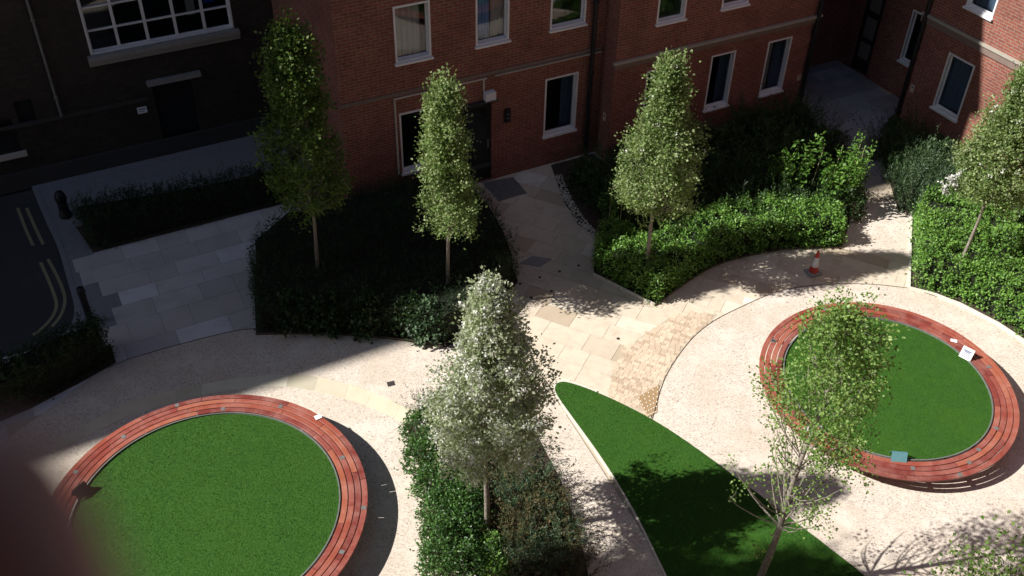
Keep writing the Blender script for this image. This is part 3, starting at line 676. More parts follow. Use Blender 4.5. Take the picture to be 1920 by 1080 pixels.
tree('pear_tree', 'shaded pear tree with only its tip sunlit, left of the brick front', g(604, 551), 6.4, 2.5, [(0, .4), (.1, .68), (.25, .76), (.42, .6), (.56, .45), (.7, .40), (.85, .38), (.95, .24), (1, .05)], 'leaf_dark', nlimb=90, nclump=560, per=36, size=.07, seed=4, trunk_r=.05)
tree('pear_tree', 'pear tree with leaning slender trunk in the right hand hedge', g(1786, 536), 5.4, 2.7, cyl(.72), 'leaf_pear', nlimb=100, nclump=760, per=42, size=.06, blossom=150, seed=5, trunk_r=.045)
T1 = g(1418, 1105)
_t3 = [o for o in COL.objects if o.get('label', '').startswith('pear tree with leaning')][0]; _b = np.array(_t3.location)+np.array([-.92, -.1, 2.75])
_C = _b+rng.normal(size=(12, 3))*np.array([.07, .07, .16]); _C = np.repeat(_C, 26, 0)+rng.normal(size=(312, 3))*.025
np_mesh('blossom', *leaves(_C, rng.normal(size=_C.shape)+np.array([0, 0, .5]), rng.uniform(.03, .05, 312), .5), MT['blossom'], _t3)
tree('pear_tree', 'loose open pear tree growing from the pointed lawn before the right bench', T1, 6.2, 2.0, [(0, .5), (.1, .9), (.25, .80), (.38, .58), (.5, .72), (.66, .74), (.8, .55), (.92, .3), (1, .06)], 'leaf_t1', nlimb=76, nclump=480, per=32, size=.050, crad=.085, lean=(.22, .0), seed=6, trunk_r=.065, sparse=1, bbias=.62)
tree('pear_tree', 'leafy tree whose top just enters the bottom right corner', g(1905, 1030, 5.7), 5.6, 2.2, [(0, .4), (.2, .8), (.5, .7), (.8, .5), (.93, .35), (1, .1)], 'leaf_dark', nlimb=70, nclump=260, per=16, size=.055, seed=7, trunk_r=.055)
# tall tree left of the picture whose crown shades the near end of the lawn
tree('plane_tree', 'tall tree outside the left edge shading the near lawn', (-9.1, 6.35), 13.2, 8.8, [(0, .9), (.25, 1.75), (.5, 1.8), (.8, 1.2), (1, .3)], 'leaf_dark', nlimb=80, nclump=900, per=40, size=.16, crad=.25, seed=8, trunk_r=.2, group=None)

# ------------------------------------------------------------------ round benches
def ring_bench(name, c, Ro, label, joints, plaques, seed):
    rr = random.Random(seed); root = empty(name, (c[0], c[1], 0), label, 'bench', 'round timber benches around raised lawns')
    Ri = Ro-.443; z1 = .45; wdt = .0985; gap = .0163
    m = MB()
    for k in range(4):
        r0 = Ri+k*(wdt+gap); r1 = r0+wdt; a = rr.uniform(0, 360); end = a+360
        while a < end-1:
            b = min(end, a+rr.choice((24, 30, 36, 42)))
            if end-b < 12: b = end
            nseg = max(3, int((b-a)/2.5)); V = []; uv = []; F_ = []; U_ = []; e = .0015
            for i in range(nseg+1):
                t = R(a+.12+(b-a-.24)*i/nseg); cs, sn = math.cos(t), math.sin(t); s_ = r0*t
                for r_, z_ in ((r0, z1-.035), (r0, z1-.003), (r0+.004, z1), (r1-.004, z1), (r1, z1-.003), (r1, z1-.035)):
                    V.append((c[0]+r_*cs, c[1]+r_*sn, z_)); uv.append((s_, r_+k*3))
            for i in range(nseg):
                for q in range(6):
                    q2 = (q+1) % 6; f = (i*6+q, (i+1)*6+q, (i+1)*6+q2, i*6+q2); F_.append(f); U_.append([uv[x] for x in f])
            for i0, rev in ((0, 0), (nseg*6, 1)):
                f = tuple(i0+q for q in range(6)); f = f[::-1] if rev else f; F_.append(f); U_.append([uv[x] for x in f])
            m.add(V, F_, 0, U_); a = b
    m.build('seat', MT['wood'], root)
    m = MB(); Rd = Ri-.03
    m.lathe((c[0], c[1], 0), [(Rd-.20, 0), (Rd-.20, .30), (Rd-.012, .36), (Rd-.012, .435), (Rd, .437), (Rd, .455), (Rd-.022, .457), (Rd-.022, .40), (Rd-.3, .39)], 120, smooth=False)
    m.build('planter_rim', MT['metal'], root)
    for i in range(18):
        m = MB(); t = R(i*20+7); cs, sn = math.cos(t), math.sin(t)
        m.box((c[0]+(Ri+.19)*cs, c[1]+(Ri+.19)*sn, z1-.065), (.45, .05, .055), 0, rz=t)
        m.box((c[0]+(Ri-.10)*cs, c[1]+(Ri-.10)*sn, z1-.25), (.06, .05, .34), 0, rz=t)
        m.build('bracket', MT['dark'], root)
    for (px, py) in plaques:
        p = g(px, py, z1); t = math.atan2(p[1]-c[1], p[0]-c[0]); m = MB(); m.box((p[0], p[1], z1+.003), (.085, .075, .006), 0, rz=t); m.build('plaque', MT['steel'], root)
    m = MB(); m.prism(arc(c, Rd-.022, 0, 360, 96)[:-1], .38, .425); lw = m.build('turf', MT['turf'], root)
    lw['label'] = 'round raised lawn inside the bench'
    n = int(math.pi*Rd*Rd*7500); a = rng.uniform(0, 2*np.pi, n); q = np.sqrt(rng.uniform(0, 1, n))*(Rd-.03)
    go = grass('grass', np.c_[c[0]+q*np.cos(a), c[1]+q*np.sin(a)], .423, parent=root)
    go['kind'] = 'stuff'
    return root
ring_bench('round_bench', CL, RL, 'left round bench of red timber slats around a sunlit lawn, cut by the bottom edge', 0,
           [(332, 760), (418, 767), (526, 762), (642, 858), (682, 952), (641, 1035), (232, 819), (142, 885)], 1)
ring_bench('round_bench', CR, RR, 'right round bench of red timber slats behind the loose open tree', 0,
           [(1547, 580), (1451, 638), (1712, 878), (1800, 890), (1835, 843), (1817, 867), (1868, 803), (1854, 688), (1449, 640)], 2)

def onseat(px, py, z=.456): return g(px, py, z)
def sheet_paper(px, py, w_, h_, rz, label):
    p = onseat(px, py); m = MB()
    m.box((p[0], p[1], p[2]+.004), (w_, h_, .004), 0, rz); m.box((p[0]+.01, p[1]-.006, p[2]+.009), (w_*.96, h_*.97, .003), 0, rz+.12)
    tag(m.build('paper', MT['paper'], loc=(p[0], p[1], p[2])), label, 'paper')
sheet_paper(596, 782, .12, .10, .5, 'white square paper lying on the outer edge of the left round bench')
sheet_paper(1788, 639, .12, .09, -.4, 'white paper lying beside the white sign on the right round bench')
sheet_paper(1513, 805, .11, .10, .2, 'white paper on the right bench seen through the branches')
sheet_paper(1527, 787, .08, .03, -.7, 'small white scrap on the bench rim seen through the branches')
sheet_paper(1537, 798, .08, .03, -.7, 'second small white scrap on the bench rim nearer the lawn')
def board(px, py, w_, h_, rz, tilt, mat, label, text, z=.45):
    p = g(px, py, z); root = empty('sign_board', p, label, 'sign'); d = np.array([math.cos(rz), math.sin(rz), 0]); nrm = np.array([-d[1], d[0], 0])
    for s_, nm in ((1, 'front_panel'), (-1, 'back_panel')):
        m = MB(); c0 = np.array(p)+nrm*(-s_)*.10; top = np.array(p)+np.array([0, 0, h_])
        q = [c0-d*w_/2, c0+d*w_/2, top+d*w_/2-nrm*s_*.004, top-d*w_/2-nrm*s_*.004]; nn = -nrm*s_*.006
        m.hexa([q[0], q[1], q[1]+nn, q[0]+nn, q[3], q[2], q[2]+nn, q[3]+nn])
        po_ = m.build(nm, mat, root)
        if text and s_ == 1:
            mt = MB()
            for k, (wd_, th_) in enumerate(((.7, .022), (.5, .016), (.82, .012), (.76, .012), (.8, .012))):
                f0 = .80-.14*k; f1 = f0-th_/h_*1.2
                a = q[0]*(1-f0)+q[3]*f0; b = q[0]*(1-f1)+q[3]*f1; of = nn*1.0-nrm*s_*.0
                A = a+d*(w_*(1-wd_)/2); B = a+d*(w_*(1+wd_)/2); C_ = b+d*(w_*(1+wd_)/2); D_ = b+d*(w_*(1-wd_)/2); e1 = nn*1.35
                mt.hexa([D_+nn, C_+nn, C_+e1, D_+e1, A+nn, B+nn, B+e1, A+e1])
            mt.build('lettering', MT['ink'], root)
    return root
board(1812, 668, .24, .22, R(-43), 0, MT['paper'], 'folded white sign with printed lines standing on the right round bench', True)
board(1683, 858, .28, .16, R(-4), 0, MT['teal'], 'small teal board standing at the lawn edge of the right round bench', False)
board(152, 925, .26, .2, R(60), 0, MT['dark'], 'small dark board in place of a sign shadow at the inner edge of the left round bench', False)  # dark board put where a hidden sign casts its shadow on the lawn

# ------------------------------------------------------------------ traffic cone
cb = g(1524, 512); root = empty('traffic_cone', cb, 'red and white traffic cone standing on the path before the curved hedge', 'traffic cone')
m = MB(); m.box((cb[0], cb[1], .025), (.30, .30, .03), 0, .4); m.lathe(cb, [(.13, .04), (.12, .06), (.105, .06)], 20); m.build('base', MT['grey_stone'], root)
rad = lambda z: .105-.08*(z-.06)/.58
for nm, z0_, z1_, mt in (('lower_band', .06, .22, 'conered'), ('reflective_sleeve', .22, .47, 'conewhite'), ('upper_band', .47, .64, 'conered')):
    m = MB(); e = .003 if mt == 'conewhite' else 0; pr = [(rad(z0_)+e, z0_), (rad(z1_)+e, z1_)]
    if nm == 'upper_band': pr += [(rad(z1_)*.8, z1_+.008), (rad(z1_)*.7, z1_-.03)]
    m.lathe(cb, pr, 24); m.build(nm, MT[mt], root)

# ------------------------------------------------------------------ small ground fittings
for i, (px, py) in enumerate([(975, 532), (1012, 520), (1049, 509), (1085, 498), (996, 558), (1034, 546), (1159, 635)]):
    p = g(px, py); m = MB(); m.lathe((p[0], p[1], 0), [(.001, .008), (.03, .008), (.036, .006), (.036, 0)], 14)
    L = ['leftmost dark ground light in the row of four across the path', 'second dark ground light from the left in the row of four', 'third dark ground light from the left in the row of four', 'rightmost dark ground light in the row of four, nearest the hedge', 'left ground light of the nearer pair on the path', 'right ground light of the nearer pair on the path', 'single ground light in the sunlit slabs near the setts'][i]
    tag(m.build('ground_light', MT['dark'], loc=(p[0], p[1], 0)), L, 'ground light', 'round ground lights set in the path')
def plate(name, pts, z, mat, label, cat, extra=None):
    root = empty(name, np.mean([g(*p) for p in pts], 0), label, cat); m = MB(); m.prism([tuple(g(*p)[:2]) for p in pts], -.005, z); m.build('cover', mat, root)
    m = MB(); P = [g(*p) for p in pts]
    for i in range(4):
        a, b = P[i], P[(i+1) % 4]; d = (b-a)/np.linalg.norm(b-a); n_ = np.array([-d[1], d[0], 0])*.012
        m.hexa([a-n_, b-n_, b+n_, a+n_]+[q+np.array([0, 0, z+.004]) for q in (a-n_, b-n_, b+n_, a+n_)])
    m.build('frame', MT['grey_stone'], root); return root
plate('manhole_cover', [(975, 494), (1012, 500), (1034, 486), (998, 481)], .005, MT['grey_stone'], 'slab filled inspection cover in the path near the ground lights', 'manhole cover')
plate('manhole_cover', [(1622, 295), (1638, 305), (1655, 292), (1638, 282)], .005, MT['dark'], 'dark square cover in the shaded alley path', 'manhole cover')
m = MB(); m.prism([tuple(g(*p)[:2]) for p in [(905, 343), (962, 332), (988, 362), (935, 378)]], -.004, .007)
tag(m.build('door_slab', MT['metal']), 'blue grey threshold slab in front of the brick building door', 'slab')
root = empty('drain_cover', g(733, 720), 'small rectangular drain grate in the gravel near the blossoming tree', 'drain cover')
m = MB(); pd = g(733, 720); m.box((pd[0], pd[1], .006), (.15, .13, .012), 0, R(20)); m.build('plate', MT['dark'], root)
m = MB()
for k in range(5): m.box((pd[0]+math.cos(R(20))*(-.05+.025*k), pd[1]+math.sin(R(20))*(-.05+.025*k), .014), (.008, .11, .006), 0, R(20))
m.build('grille', MT['corten'], root)
# tactile slab
tp = [g(1195, 745), g(1236, 722), g(1232, 775), g(1215, 782)]; root = empty('tactile_slab', tp[0], 'brown studded paving slab where the setts meet lawn and gravel', 'paving slab')
m = MB(); m.prism([tuple(p[:2]) for p in tp], -.004, .012); m.build('slab', plain('tactile_brown', (.36, .24, .13), .8), root)
m = MB()
for i in range(5):
    for j in range(6):
        p = (tp[0]*(1-i/4)+tp[1]*i/4)*(1-j/5)+(tp[3]*(1-i/4)+tp[2]*i/4)*j/5; p = p*.86+np.mean(tp, 0)*.14
        m.lathe((p[0], p[1], .012), [(.017, 0), (.014, .006), (.001, .007)], 8)
m.build('stud', MT['stonewhite'], root)
# fallen leaves and bits
q = np.vstack([sample(gl_poly, 1200), sample(gr_poly, 900), sample(yard, 250)]); q = q[~inside(poly2(bedF), q) & (~inside(tri, q) | (rng.uniform(size=len(q)) < .15))]
n = len(q); V, Q = leaves(np.c_[q, np.where(inside(tri, q), .045, .012)], np.c_[rng.normal(size=(n, 2)), rng.uniform(0, .15, n)], rng.uniform(.008, .032, n)*rng.uniform(.4, 1, n), .3)
tag(np_mesh('fallen_leaves', V, Q, plain('dry_leaf', (.09, .06, .035), .9)), 'scattered dry leaves and grit on the gravel and paving', 'fallen leaves', kind='stuff')

# bollards by the road
def bollard(px, py, h, r_, label, dome=False):
    p = g(px, py); root = empty('bollard', p, label, 'bollard'); m = MB()
    m.lathe(p, [(r_*1.25, 0), (r_*1.25, .08), (r_, .12), (r_*.92, h-.14), (r_*1.15, h-.12), (r_*1.15, h-.07)]+([(r_*1.1, h), (r_*.7, h+.1), (.001, h+.13)] if dome else [(r_*.95, h-.05), (r_*.95, h), (.001, h+.01)]), 16); m.build('post', MT['black'], root)
    m = MB(); m.lathe(p, [(r_*.98, h-.22), (r_*.99, h-.18)], 16); m.build('band', MT['dark'], root)
bollard(172, 608, 1.0, .075, 'black bollard standing at the kerb bend beside the left hedge')
bollard(124, 405, .6, .12, 'stout dark round topped bollard at the left end of the narrow hedge', True)
# yellow lines
def line(pts, label, k):
    p = smoothpoly([g(x, y, -.11) for x, y in pts], 2); strip('yellow_line', p, .07, -.116, -.108+k*.0005, MT['yellow'])
line([(33, 390), (48, 430), (62, 460)], '', 0); line([(50, 390), (66, 427), (81, 458)], '', 1)
line([(76, 492), (92, 527), (104, 558), (107, 575), (98, 596), (80, 615), (62, 628)], '', 2); line([(90, 486), (106, 515), (119, 545), (123, 565), (116, 590), (98, 612)], '', 3)

# ------------------------------------------------------------------ buildings
def facade(mb, P0, D, N_, x0, x1, z0, z1, holes, reveal=.13, m=0):
    """brick skin with rectangular openings; P0 origin, D direction, N_ outward normal (2D)"""
    P0, D, N_ = map(np.array, (P0, D, N_)); Pt = lambda x, z, d=0: (*(P0+D*x-N_*d), z)
    xs = sorted({x0, x1, *[h[0] for h in holes], *[h[1] for h in holes]}); zs = sorted({z0, z1, *[h[2] for h in holes], *[h[3] for h in holes]})
    flip = (D[0]*N_[1]-D[1]*N_[0]) > 0
    def q(a, uv):
        if flip: a = a[::-1]; uv = uv[::-1]
        mb.add(a, [(0, 1, 2, 3)], m, [uv])
    for i in range(len(xs)-1):
        for j in range(len(zs)-1):
            cx, cz = (xs[i]+xs[i+1])/2, (zs[j]+zs[j+1])/2
            if any(h[0] < cx < h[1] and h[2] < cz < h[3] for h in holes): continue
            a, b, c, d = xs[i], xs[i+1], zs[j], zs[j+1]
            q([Pt(a, c), Pt(b, c), Pt(b, d), Pt(a, d)], [(a, c), (b, c), (b, d), (a, d)])
    for a, b, c, d in [h[:4] for h in holes]:
        q([Pt(a, c, reveal), Pt(b, c, reveal), Pt(b, c), Pt(a, c)], [(a, 0), (b, 0), (b, .1), (a, .1)])
        q([Pt(a, d), Pt(b, d), Pt(b, d, reveal), Pt(a, d, reveal)], [(a, 0), (b, 0), (b, .1), (a, .1)])
        q([Pt(a, c, reveal), Pt(a, c), Pt(a, d), Pt(a, d, reveal)], [(0, c), (.1, c), (.1, d), (0, d)])
        q([Pt(b, c), Pt(b, c, reveal), Pt(b, d, reveal), Pt(b, d)], [(0, c), (.1, c), (.1, d), (0, d)])
def fbox(mb, P0, D, N_, x0, x1, d0, d1, z0, z1, m=0):
    """box on a facade: x along, d outward"""
    P0, D, N_ = map(np.array, (P0, D, N_)); P = [(*(P0+D*x+N_*d), z) for z in (z0, z1) for x, d in ((x0, d0), (x1, d0), (x1, d1), (x0, d1))]
    if (D[0]*N_[1]-D[1]*N_[0]) < 0: P = [P[k] for k in (3, 2, 1, 0, 7, 6, 5, 4)]
    mb.hexa(P, m)
def window(root, P0, D, N_, x0, x1, z0, z1, curtain_reflection=None, sill=True, frame='white', rows=1, cols=1, light=False):
    t = .045; f = MB(); B = lambda *a: fbox(f, P0, D, N_, *a)
    B(x0, x0+t, -.125, .012, z0, z1); B(x1-t, x1, -.125, .012, z0, z1); B(x0+t, x1-t, -.125, .012, z1-t, z1); B(x0+t, x1-t, -.125, .014, z0, z0+t)
    s = t+.035
    B(x0+t, x0+s, -.12, -.085, z0+t, z1-t); B(x1-s, x1-t, -.12, -.085, z0+t, z1-t); B(x0+s, x1-s, -.12, -.085, z1-s, z1-t); B(x0+s, x1-s, -.12, -.085, z0+t, z0+s)
    for k in range(1, cols): c = x0+(x1-x0)*k/cols; B(c-.035, c+.035, -.115, -.05, z0+s, z1-s)
    for k in range(1, rows):
        for j in range(cols):
            a = x0+(x1-x0)*j/cols; b = x0+(x1-x0)*(j+1)/cols; c = z0+(z1-z0)*k/rows; B(a+(.036 if j else s), b-(.036 if j < cols-1 else s), -.112, -.055, c-.02, c+.02)
    wo = f.build('window', MT[frame], root)
    def kid(nm, mat, *boxes):
        m = MB()
        for bx in boxes: fbox(m, P0, D, N_, *bx)
        return m.build(nm, mat, wo)
    kid('pane', MT['glass'], (x0+t+.01, x1-t-.01, -.104, -.101, z0+t+.01, z1-t-.01))
    if sill: kid('sill', MT[frame], (x0-.03, x1+.03, -.02, .075, z0-.05, z0-.002))
    if curtain_reflection:
        for (a, b, c, d, mt) in curtain_reflection:
            m = MB(); n_ = 14; P0_, D_, NN = map(np.array, (P0, D, N_))
            xa, xb = x0+(x1-x0)*a, x0+(x1-x0)*b; za, zb = z0+(z1-z0)*c, z0+(z1-z0)*d
            V = [(*(P0_+D_*(xa+(xb-xa)*i/n_)-NN*(.20+.02*math.sin(i*2.1))), z) for i in range(n_+1) for z in (za, zb)]
            m.add(V, [(2*i, 2*i+2, 2*i+3, 2*i+1) for i in range(n_)]); m.build('curtain_reflection', MT[mt], wo)  # cloth sheet, also drawn where a painted reflection tints the pane
    return wo
def mass(name, root, pts, z0, z1, mat): m = MB(); m.prism([tuple(p[:2]) for p in pts], z0, z1); return m.build(name, mat, root)

# --- red building across the court
H1 = 15.6
rootR = empty('brick_building', W(0, 0), 'red brick building with white windows and a dark door facing the court', 'building')
wins1 = [(-2.81, -1.93, .89, 2.53), (1.12, 2.08, .89, 2.53), (-2.81, -1.93, 3.82, 5.17), (-.80, .07, 3.82, 5.17), (1.18, 2.17, 3.82, 5.17)]
door1 = (-1.2, -.36, .0, 2.3)
for zz in (6.7, 9.6, 12.5): wins1 += [(-2.81, -1.93, zz, zz+1.4), (-.80, .07, zz, zz+1.4), (1.18, 2.17, zz, zz+1.4)]
m = MB(); facade(m, W(0, 0)[:2], U2, -N2, -4.2, 2.76, -.1, H1, wins1+[door1]); 
# left side wall, faces -u
facade(m, W(-4.2, 0)[:2], N2, -U2, 0, 4.9, -.1, H1, [])
# projecting section
wins2 = [(3.75, 4.62, .82, 2.44), (5.78, 6.58, .82, 2.43), (7.66, 8.48, .82, 2.44), (3.86, 4.72, 3.70, 5.15), (5.84, 6.70, 3.72, 5.15), (7.72, 8.56, 3.72, 5.15)]
for zz in (6.7, 9.6, 12.5): wins2 += [(3.86, 4.72, zz, zz+1.4), (5.84, 6.70, zz, zz+1.4), (7.72, 8.56, zz, zz+1.4)]
facade(m, W(0, -.6)[:2], U2, -N2, 2.76, 9.3, -.1, H1, wins2)
facade(m, W(2.76, -.6)[:2], N2, -U2, 0, .6, -.1, H1, [])
facade(m, W(9.3, -.6)[:2], N2, U2, 0, 8, -.1, H1, [])
facade(m, W(-4.2, 8)[:2], U2, N2, 0, 13.5, -.1, H1, [])
m.build('wall', MT['brick'], rootR)
mass('roof', rootR, [W(-4.35, -.15), W(2.6, -.15), W(2.6, -.75), W(9.45, -.75), W(9.45, 8.1), W(-4.35, 8.1)], H1, H1+.25, MT['roof'])
mass('interior', rootR, [W(-4.1, .9), W(2.9, .9), W(2.9, .6), W(9.2, .6), W(9.2, 7.8), W(-4.1, 7.8)], -.1, H1-.02, MT['dim'])
m = MB()
for zz in (.5, 3.3, 6.2, 9.1, 12.0, 15): m.fbox(-4.1, 2.9, .02, .899, zz-.1, zz, 0); m.fbox(2.9, 9.2, -.58, .599, zz-.1, zz, 0)
m.build('floor_slab', MT['dim'], rootR)
cur = {0: None, 1: None, 2: [(.05, .78, .04, .97, 'curtain_reflection')], 3: [(.05, .5, .05, .98, 'blue_reflection'), (.55, .95, .05, .95, 'curtain_reflection')], 4: [(.05, .95, .45, .98, 'netcurtain_reflection')], 1: [(.6, .95, .05, .95, 'netcurtain_reflection')]}  # blue and beige halves of one window paint in its reflections
for i, h_ in enumerate(wins1): window(rootR, W(0, 0)[:2], U2, -N2, *h_, curtain_reflection=cur.get(i))
for i, h_ in enumerate(wins2): window(rootR, W(0, -.6)[:2], U2, -N2, *h_, curtain_reflection=[(.05, .42, .04, .96, 'curtain_reflection'), (.5, .95, .04, .96, 'netcurtain_reflection')] if i in (2,) else [(.55, .95, .04, .96, 'netcurtain_reflection')] if i in (0, 1) else ([(.05, .95, .5, .95, 'curtain_reflection')] if i in (3, 4) else None))
m = MB()
a = dict(P0=W(0, 0)[:2], D=U2, N_=-N2); b_ = dict(P0=W(0, -.6)[:2], D=U2, N_=-N2)
fbox(m, **b_, x0=2.73, x1=9.33, d0=0, d1=.04, z0=2.70, z1=2.845)
fbox(m, **a, x0=-4.23, x1=2.7, d0=0, d1=.03, z0=3.02, z1=3.10)
m.build('string_course', MT['course'], rootR)
m = MB(); fbox(m, **a, x0=-.3, x1=2.69, d0=0, d1=.06, z0=2.95, z1=2.985); fbox(m, **b_, x0=2.69, x1=9.36, d0=0, d1=.08, z0=2.85, z1=2.91); m.build('stone_ledge', MT['ledge'], rootR)
m = MB()
for x0_, x1_, z0_, z1_ in ((-2.92, -.52, 2.93, 2.965), (-2.92, -2.885, .9, 2.93), (-.62, -.585, 2.62, 2.93)): fbox(m, **a, x0=x0_, x1=x1_, d0=.001, d1=.04, z0=z0_, z1=z1_)
m.build('conduit', MT['cream'], rootR)
# door with glazing
m = MB(); fbox(m, **a, x0=-1.2, x1=-.36, d0=-.125, d1=-.08, z0=.0, z1=2.3); d_ = m.build('door', MT['door'], rootR)
m = MB(); fbox(m, **a, x0=-1.08, x1=-.48, d0=-.0795, d1=-.074, z0=1.0, z1=2.1); m.build('pane', MT['glass'], d_)
m = MB(); fbox(m, **a, x0=-.52, x1=-.48, d0=-.079, d1=-.02, z0=.85, z1=1.15) if False else fbox(m, **a, x0=-.46, x1=-.43, d0=-.079, d1=-.03, z0=.95, z1=1.2); m.build('handle', MT['steel'], d_)
m = MB(); fbox(m, **a, x0=-1.32, x1=-.25, d0=.001, d1=.10, z0=2.3, z1=2.36); m.build('lintel', MT['dark'], rootR)
# items on the wall
def wallbox(name, P, x0, x1, d1, z0, z1, mat, label, cat, marks=None, D=U2, N_=-N2, d0=.002, group=None):
    m = MB(); fbox(m, P[:2], D, N_, x0, x1, d0, d1, z0, z1)
    c = np.array(P[:2])+np.array(D)*(x0+x1)/2; root = empty(name, (c[0], c[1], z0), label, cat, group); m.build('panel', mat, root)
    if marks:
        m = MB()
        for (a_, b__, c_, d__) in marks: fbox(m, P[:2], D, N_, x0+(x1-x0)*a_, x0+(x1-x0)*b__, d1+.0005, d1+.003, z0+(z1-z0)*c_, z0+(z1-z0)*d__)
        m.build('lettering', MT['ink'], root)
    return root
wallbox('door_light', W(0, 0), -.60, -.33, .16, 2.38, 2.60, MT['white'], 'square white lamp housing above the dark door of the brick building', 'lamp', [(.1, .9, .06, .12)])
wallbox('wall_vent', W(0, 0), -.02, .12, .08, 1.62, 1.98, MT['black'], 'dark oval wall fitting right of the brick building door', 'wall lamp', [(.2, .8, .3, .35), (.2, .8, .6, .65)])
wallbox('wall_sign', W(0, -.6), 8.99, 9.12, .01, .98, 1.16, MT['amber'], 'small pale sign low on the brick wall right of the last window', 'sign', [(.2, .8, .55, .85), (.2, .8, .2, .3)])
wallbox('wall_sign', W(2.76, -.6), .22, .34, .01, 1.12, 1.34, MT['amber'], 'small pale sign in the recess beside the black downpipe', 'sign', [(.2, .8, .5, .85)], D=N2, N_=-U2)
# downpipes
def pipe(P, z1, label, r_=.055):
    root = empty('downpipe', (P[0], P[1], 0), label, 'pipe'); m = MB(); m.tube([(P[0], P[1], .05), (P[0], P[1], z1)], r_, 12); m.build('pipe', MT['black'], root)
    z = .5
    while z < z1: m = MB(); m.lathe((P[0], P[1], z), [(r_, 0), (r_*1.35, .01), (r_*1.35, .07), (r_, .08)], 12); z += 1.9; m.build('bracket', MT['black'], root)
pipe(W(2.40, -.085), H1-.1, 'black downpipe in the inner corner of the brick front')
pipe(W(9.2, -.69), H1-.1, 'black downpipe at the alley corner of the brick building')
pipe(W(11.02, -2.62), H1-.1, 'black downpipe at the alley corner of the right brick building')

# --- dark building at the left, tall, its roofline throws the long shadow
rate = math.sin(R(28.5-SUN_AZ))/math.tan(R(SUN_EL)); H2 = (4.9+4.75)/rate
rootD = empty('sooty_building', W(-9, 4.9), 'tall dark brick building with a wide white framed grid window at the left', 'building')
bigw = (-8.76, -5.25, 3.10, 5.4); dr = (-7.55, -6.55, .05, 2.0); sm = (-11.6, -10.9, 1.0, 1.9)
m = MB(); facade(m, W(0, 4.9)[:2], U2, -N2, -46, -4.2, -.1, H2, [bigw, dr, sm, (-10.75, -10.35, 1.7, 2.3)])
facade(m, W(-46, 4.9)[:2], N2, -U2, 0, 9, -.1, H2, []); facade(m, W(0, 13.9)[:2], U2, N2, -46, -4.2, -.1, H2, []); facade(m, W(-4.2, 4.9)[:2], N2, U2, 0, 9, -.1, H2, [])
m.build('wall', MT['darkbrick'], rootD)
mass('roof', rootD, [W(-46.1, 4.85), W(-4.1, 4.85), W(-4.1, 14), W(-46.1, 14)], H2, H2+.05, MT['roof'])
mass('interior', rootD, [W(-45.8, 6.6), W(-4.3, 6.6), W(-4.3, 13.7), W(-45.8, 13.7)], -.1, H2-.1, MT['dim'])
m = MB(); m.fbox(-45.8, -4.3, 5.04, 6.59, 2.5, 2.7); m.build('floor_slab', MT['dim'], rootD)
a = dict(P0=W(0, 4.9)[:2], D=U2, N_=-N2)
window(rootD, W(0, 4.9)[:2], U2, -N2, *bigw, curtain_reflection=[(.83, .90, .30, .55, 'bluecloth'), (.70, .76, .2, .5, 'curtain_reflection')], rows=4, cols=5, sill=False)
m = MB(); fbox(m, **a, x0=-8.85, x1=-5.15, d0=0, d1=.16, z0=2.98, z1=3.09); fbox(m, **a, x0=-8.85, x1=-5.15, d0=0, d1=.10, z0=2.84, z1=2.978); m.build('window_ledge', MT['grey_stone'], rootD)
m = MB(); fbox(m, **a, x0=-7.65, x1=-6.3, d0=0, d1=.14, z0=2.04, z1=2.16); m.build('lintel', MT['grey_stone'], rootD)
m = MB(); fbox(m, **a, x0=-7.55, x1=-6.55, d0=-.125, d1=-.09, z0=.05, z1=2.0); m.build('door', MT['door'], rootD)
m = MB(); fbox(m, **a, x0=-11.6, x1=-10.9, d0=-.125, d1=-.1, z0=1.0, z1=1.9); fbox(m, **a, x0=-10.75, x1=-10.35, d0=-.125, d1=-.1, z0=1.7, z1=2.3); m.build('shutter', MT['door'], rootD)
m = MB(); fbox(m, **a, x0=-11.75, x1=-10.8, d0=0, d1=.12, z0=.88, z1=.99); m.build('sill', MT['cream'], rootD)
m = MB(); fbox(m, **a, x0=-20, x1=-4.25, d0=0, d1=.08, z0=-.05, z1=.45); fbox(m, **a, x0=-20, x1=-7.7, d0=0, d1=.03, z0=1.62, z1=1.72); m.build('plinth', MT['darkbrick'] if False else MT['grey_stone'], rootD) if False else m.build('plinth', plain('sooty_stone', (.06, .058, .055), .9), rootD)
wallbox('wall_sign', W(0, 4.9), -8.02, -7.78, .012, 1.30, 1.48, MT['paper'], 'white notice on the dark building left of its shaded door', 'sign', [(.15, .85, .6, .75), (.15, .7, .3, .4)])
root = empty('pale_pipe', W(-9.79, 4.83), 'pale slanting looking drainpipe on the dark building left of the grid window', 'pipe')
m = MB(); p = W(-9.79, 4.83); m.tube([(p[0], p[1], 1.72), (p[0], p[1], 9)], .035, 10); m.build('pipe', MT['metal'], root)
for z in (2.2, 4.2, 6.2, 8.2): m = MB(); m.lathe((p[0], p[1], z), [(.035, 0), (.05, .01), (.05, .05), (.035, .06)], 10); m.build('bracket', MT['metal'], root)

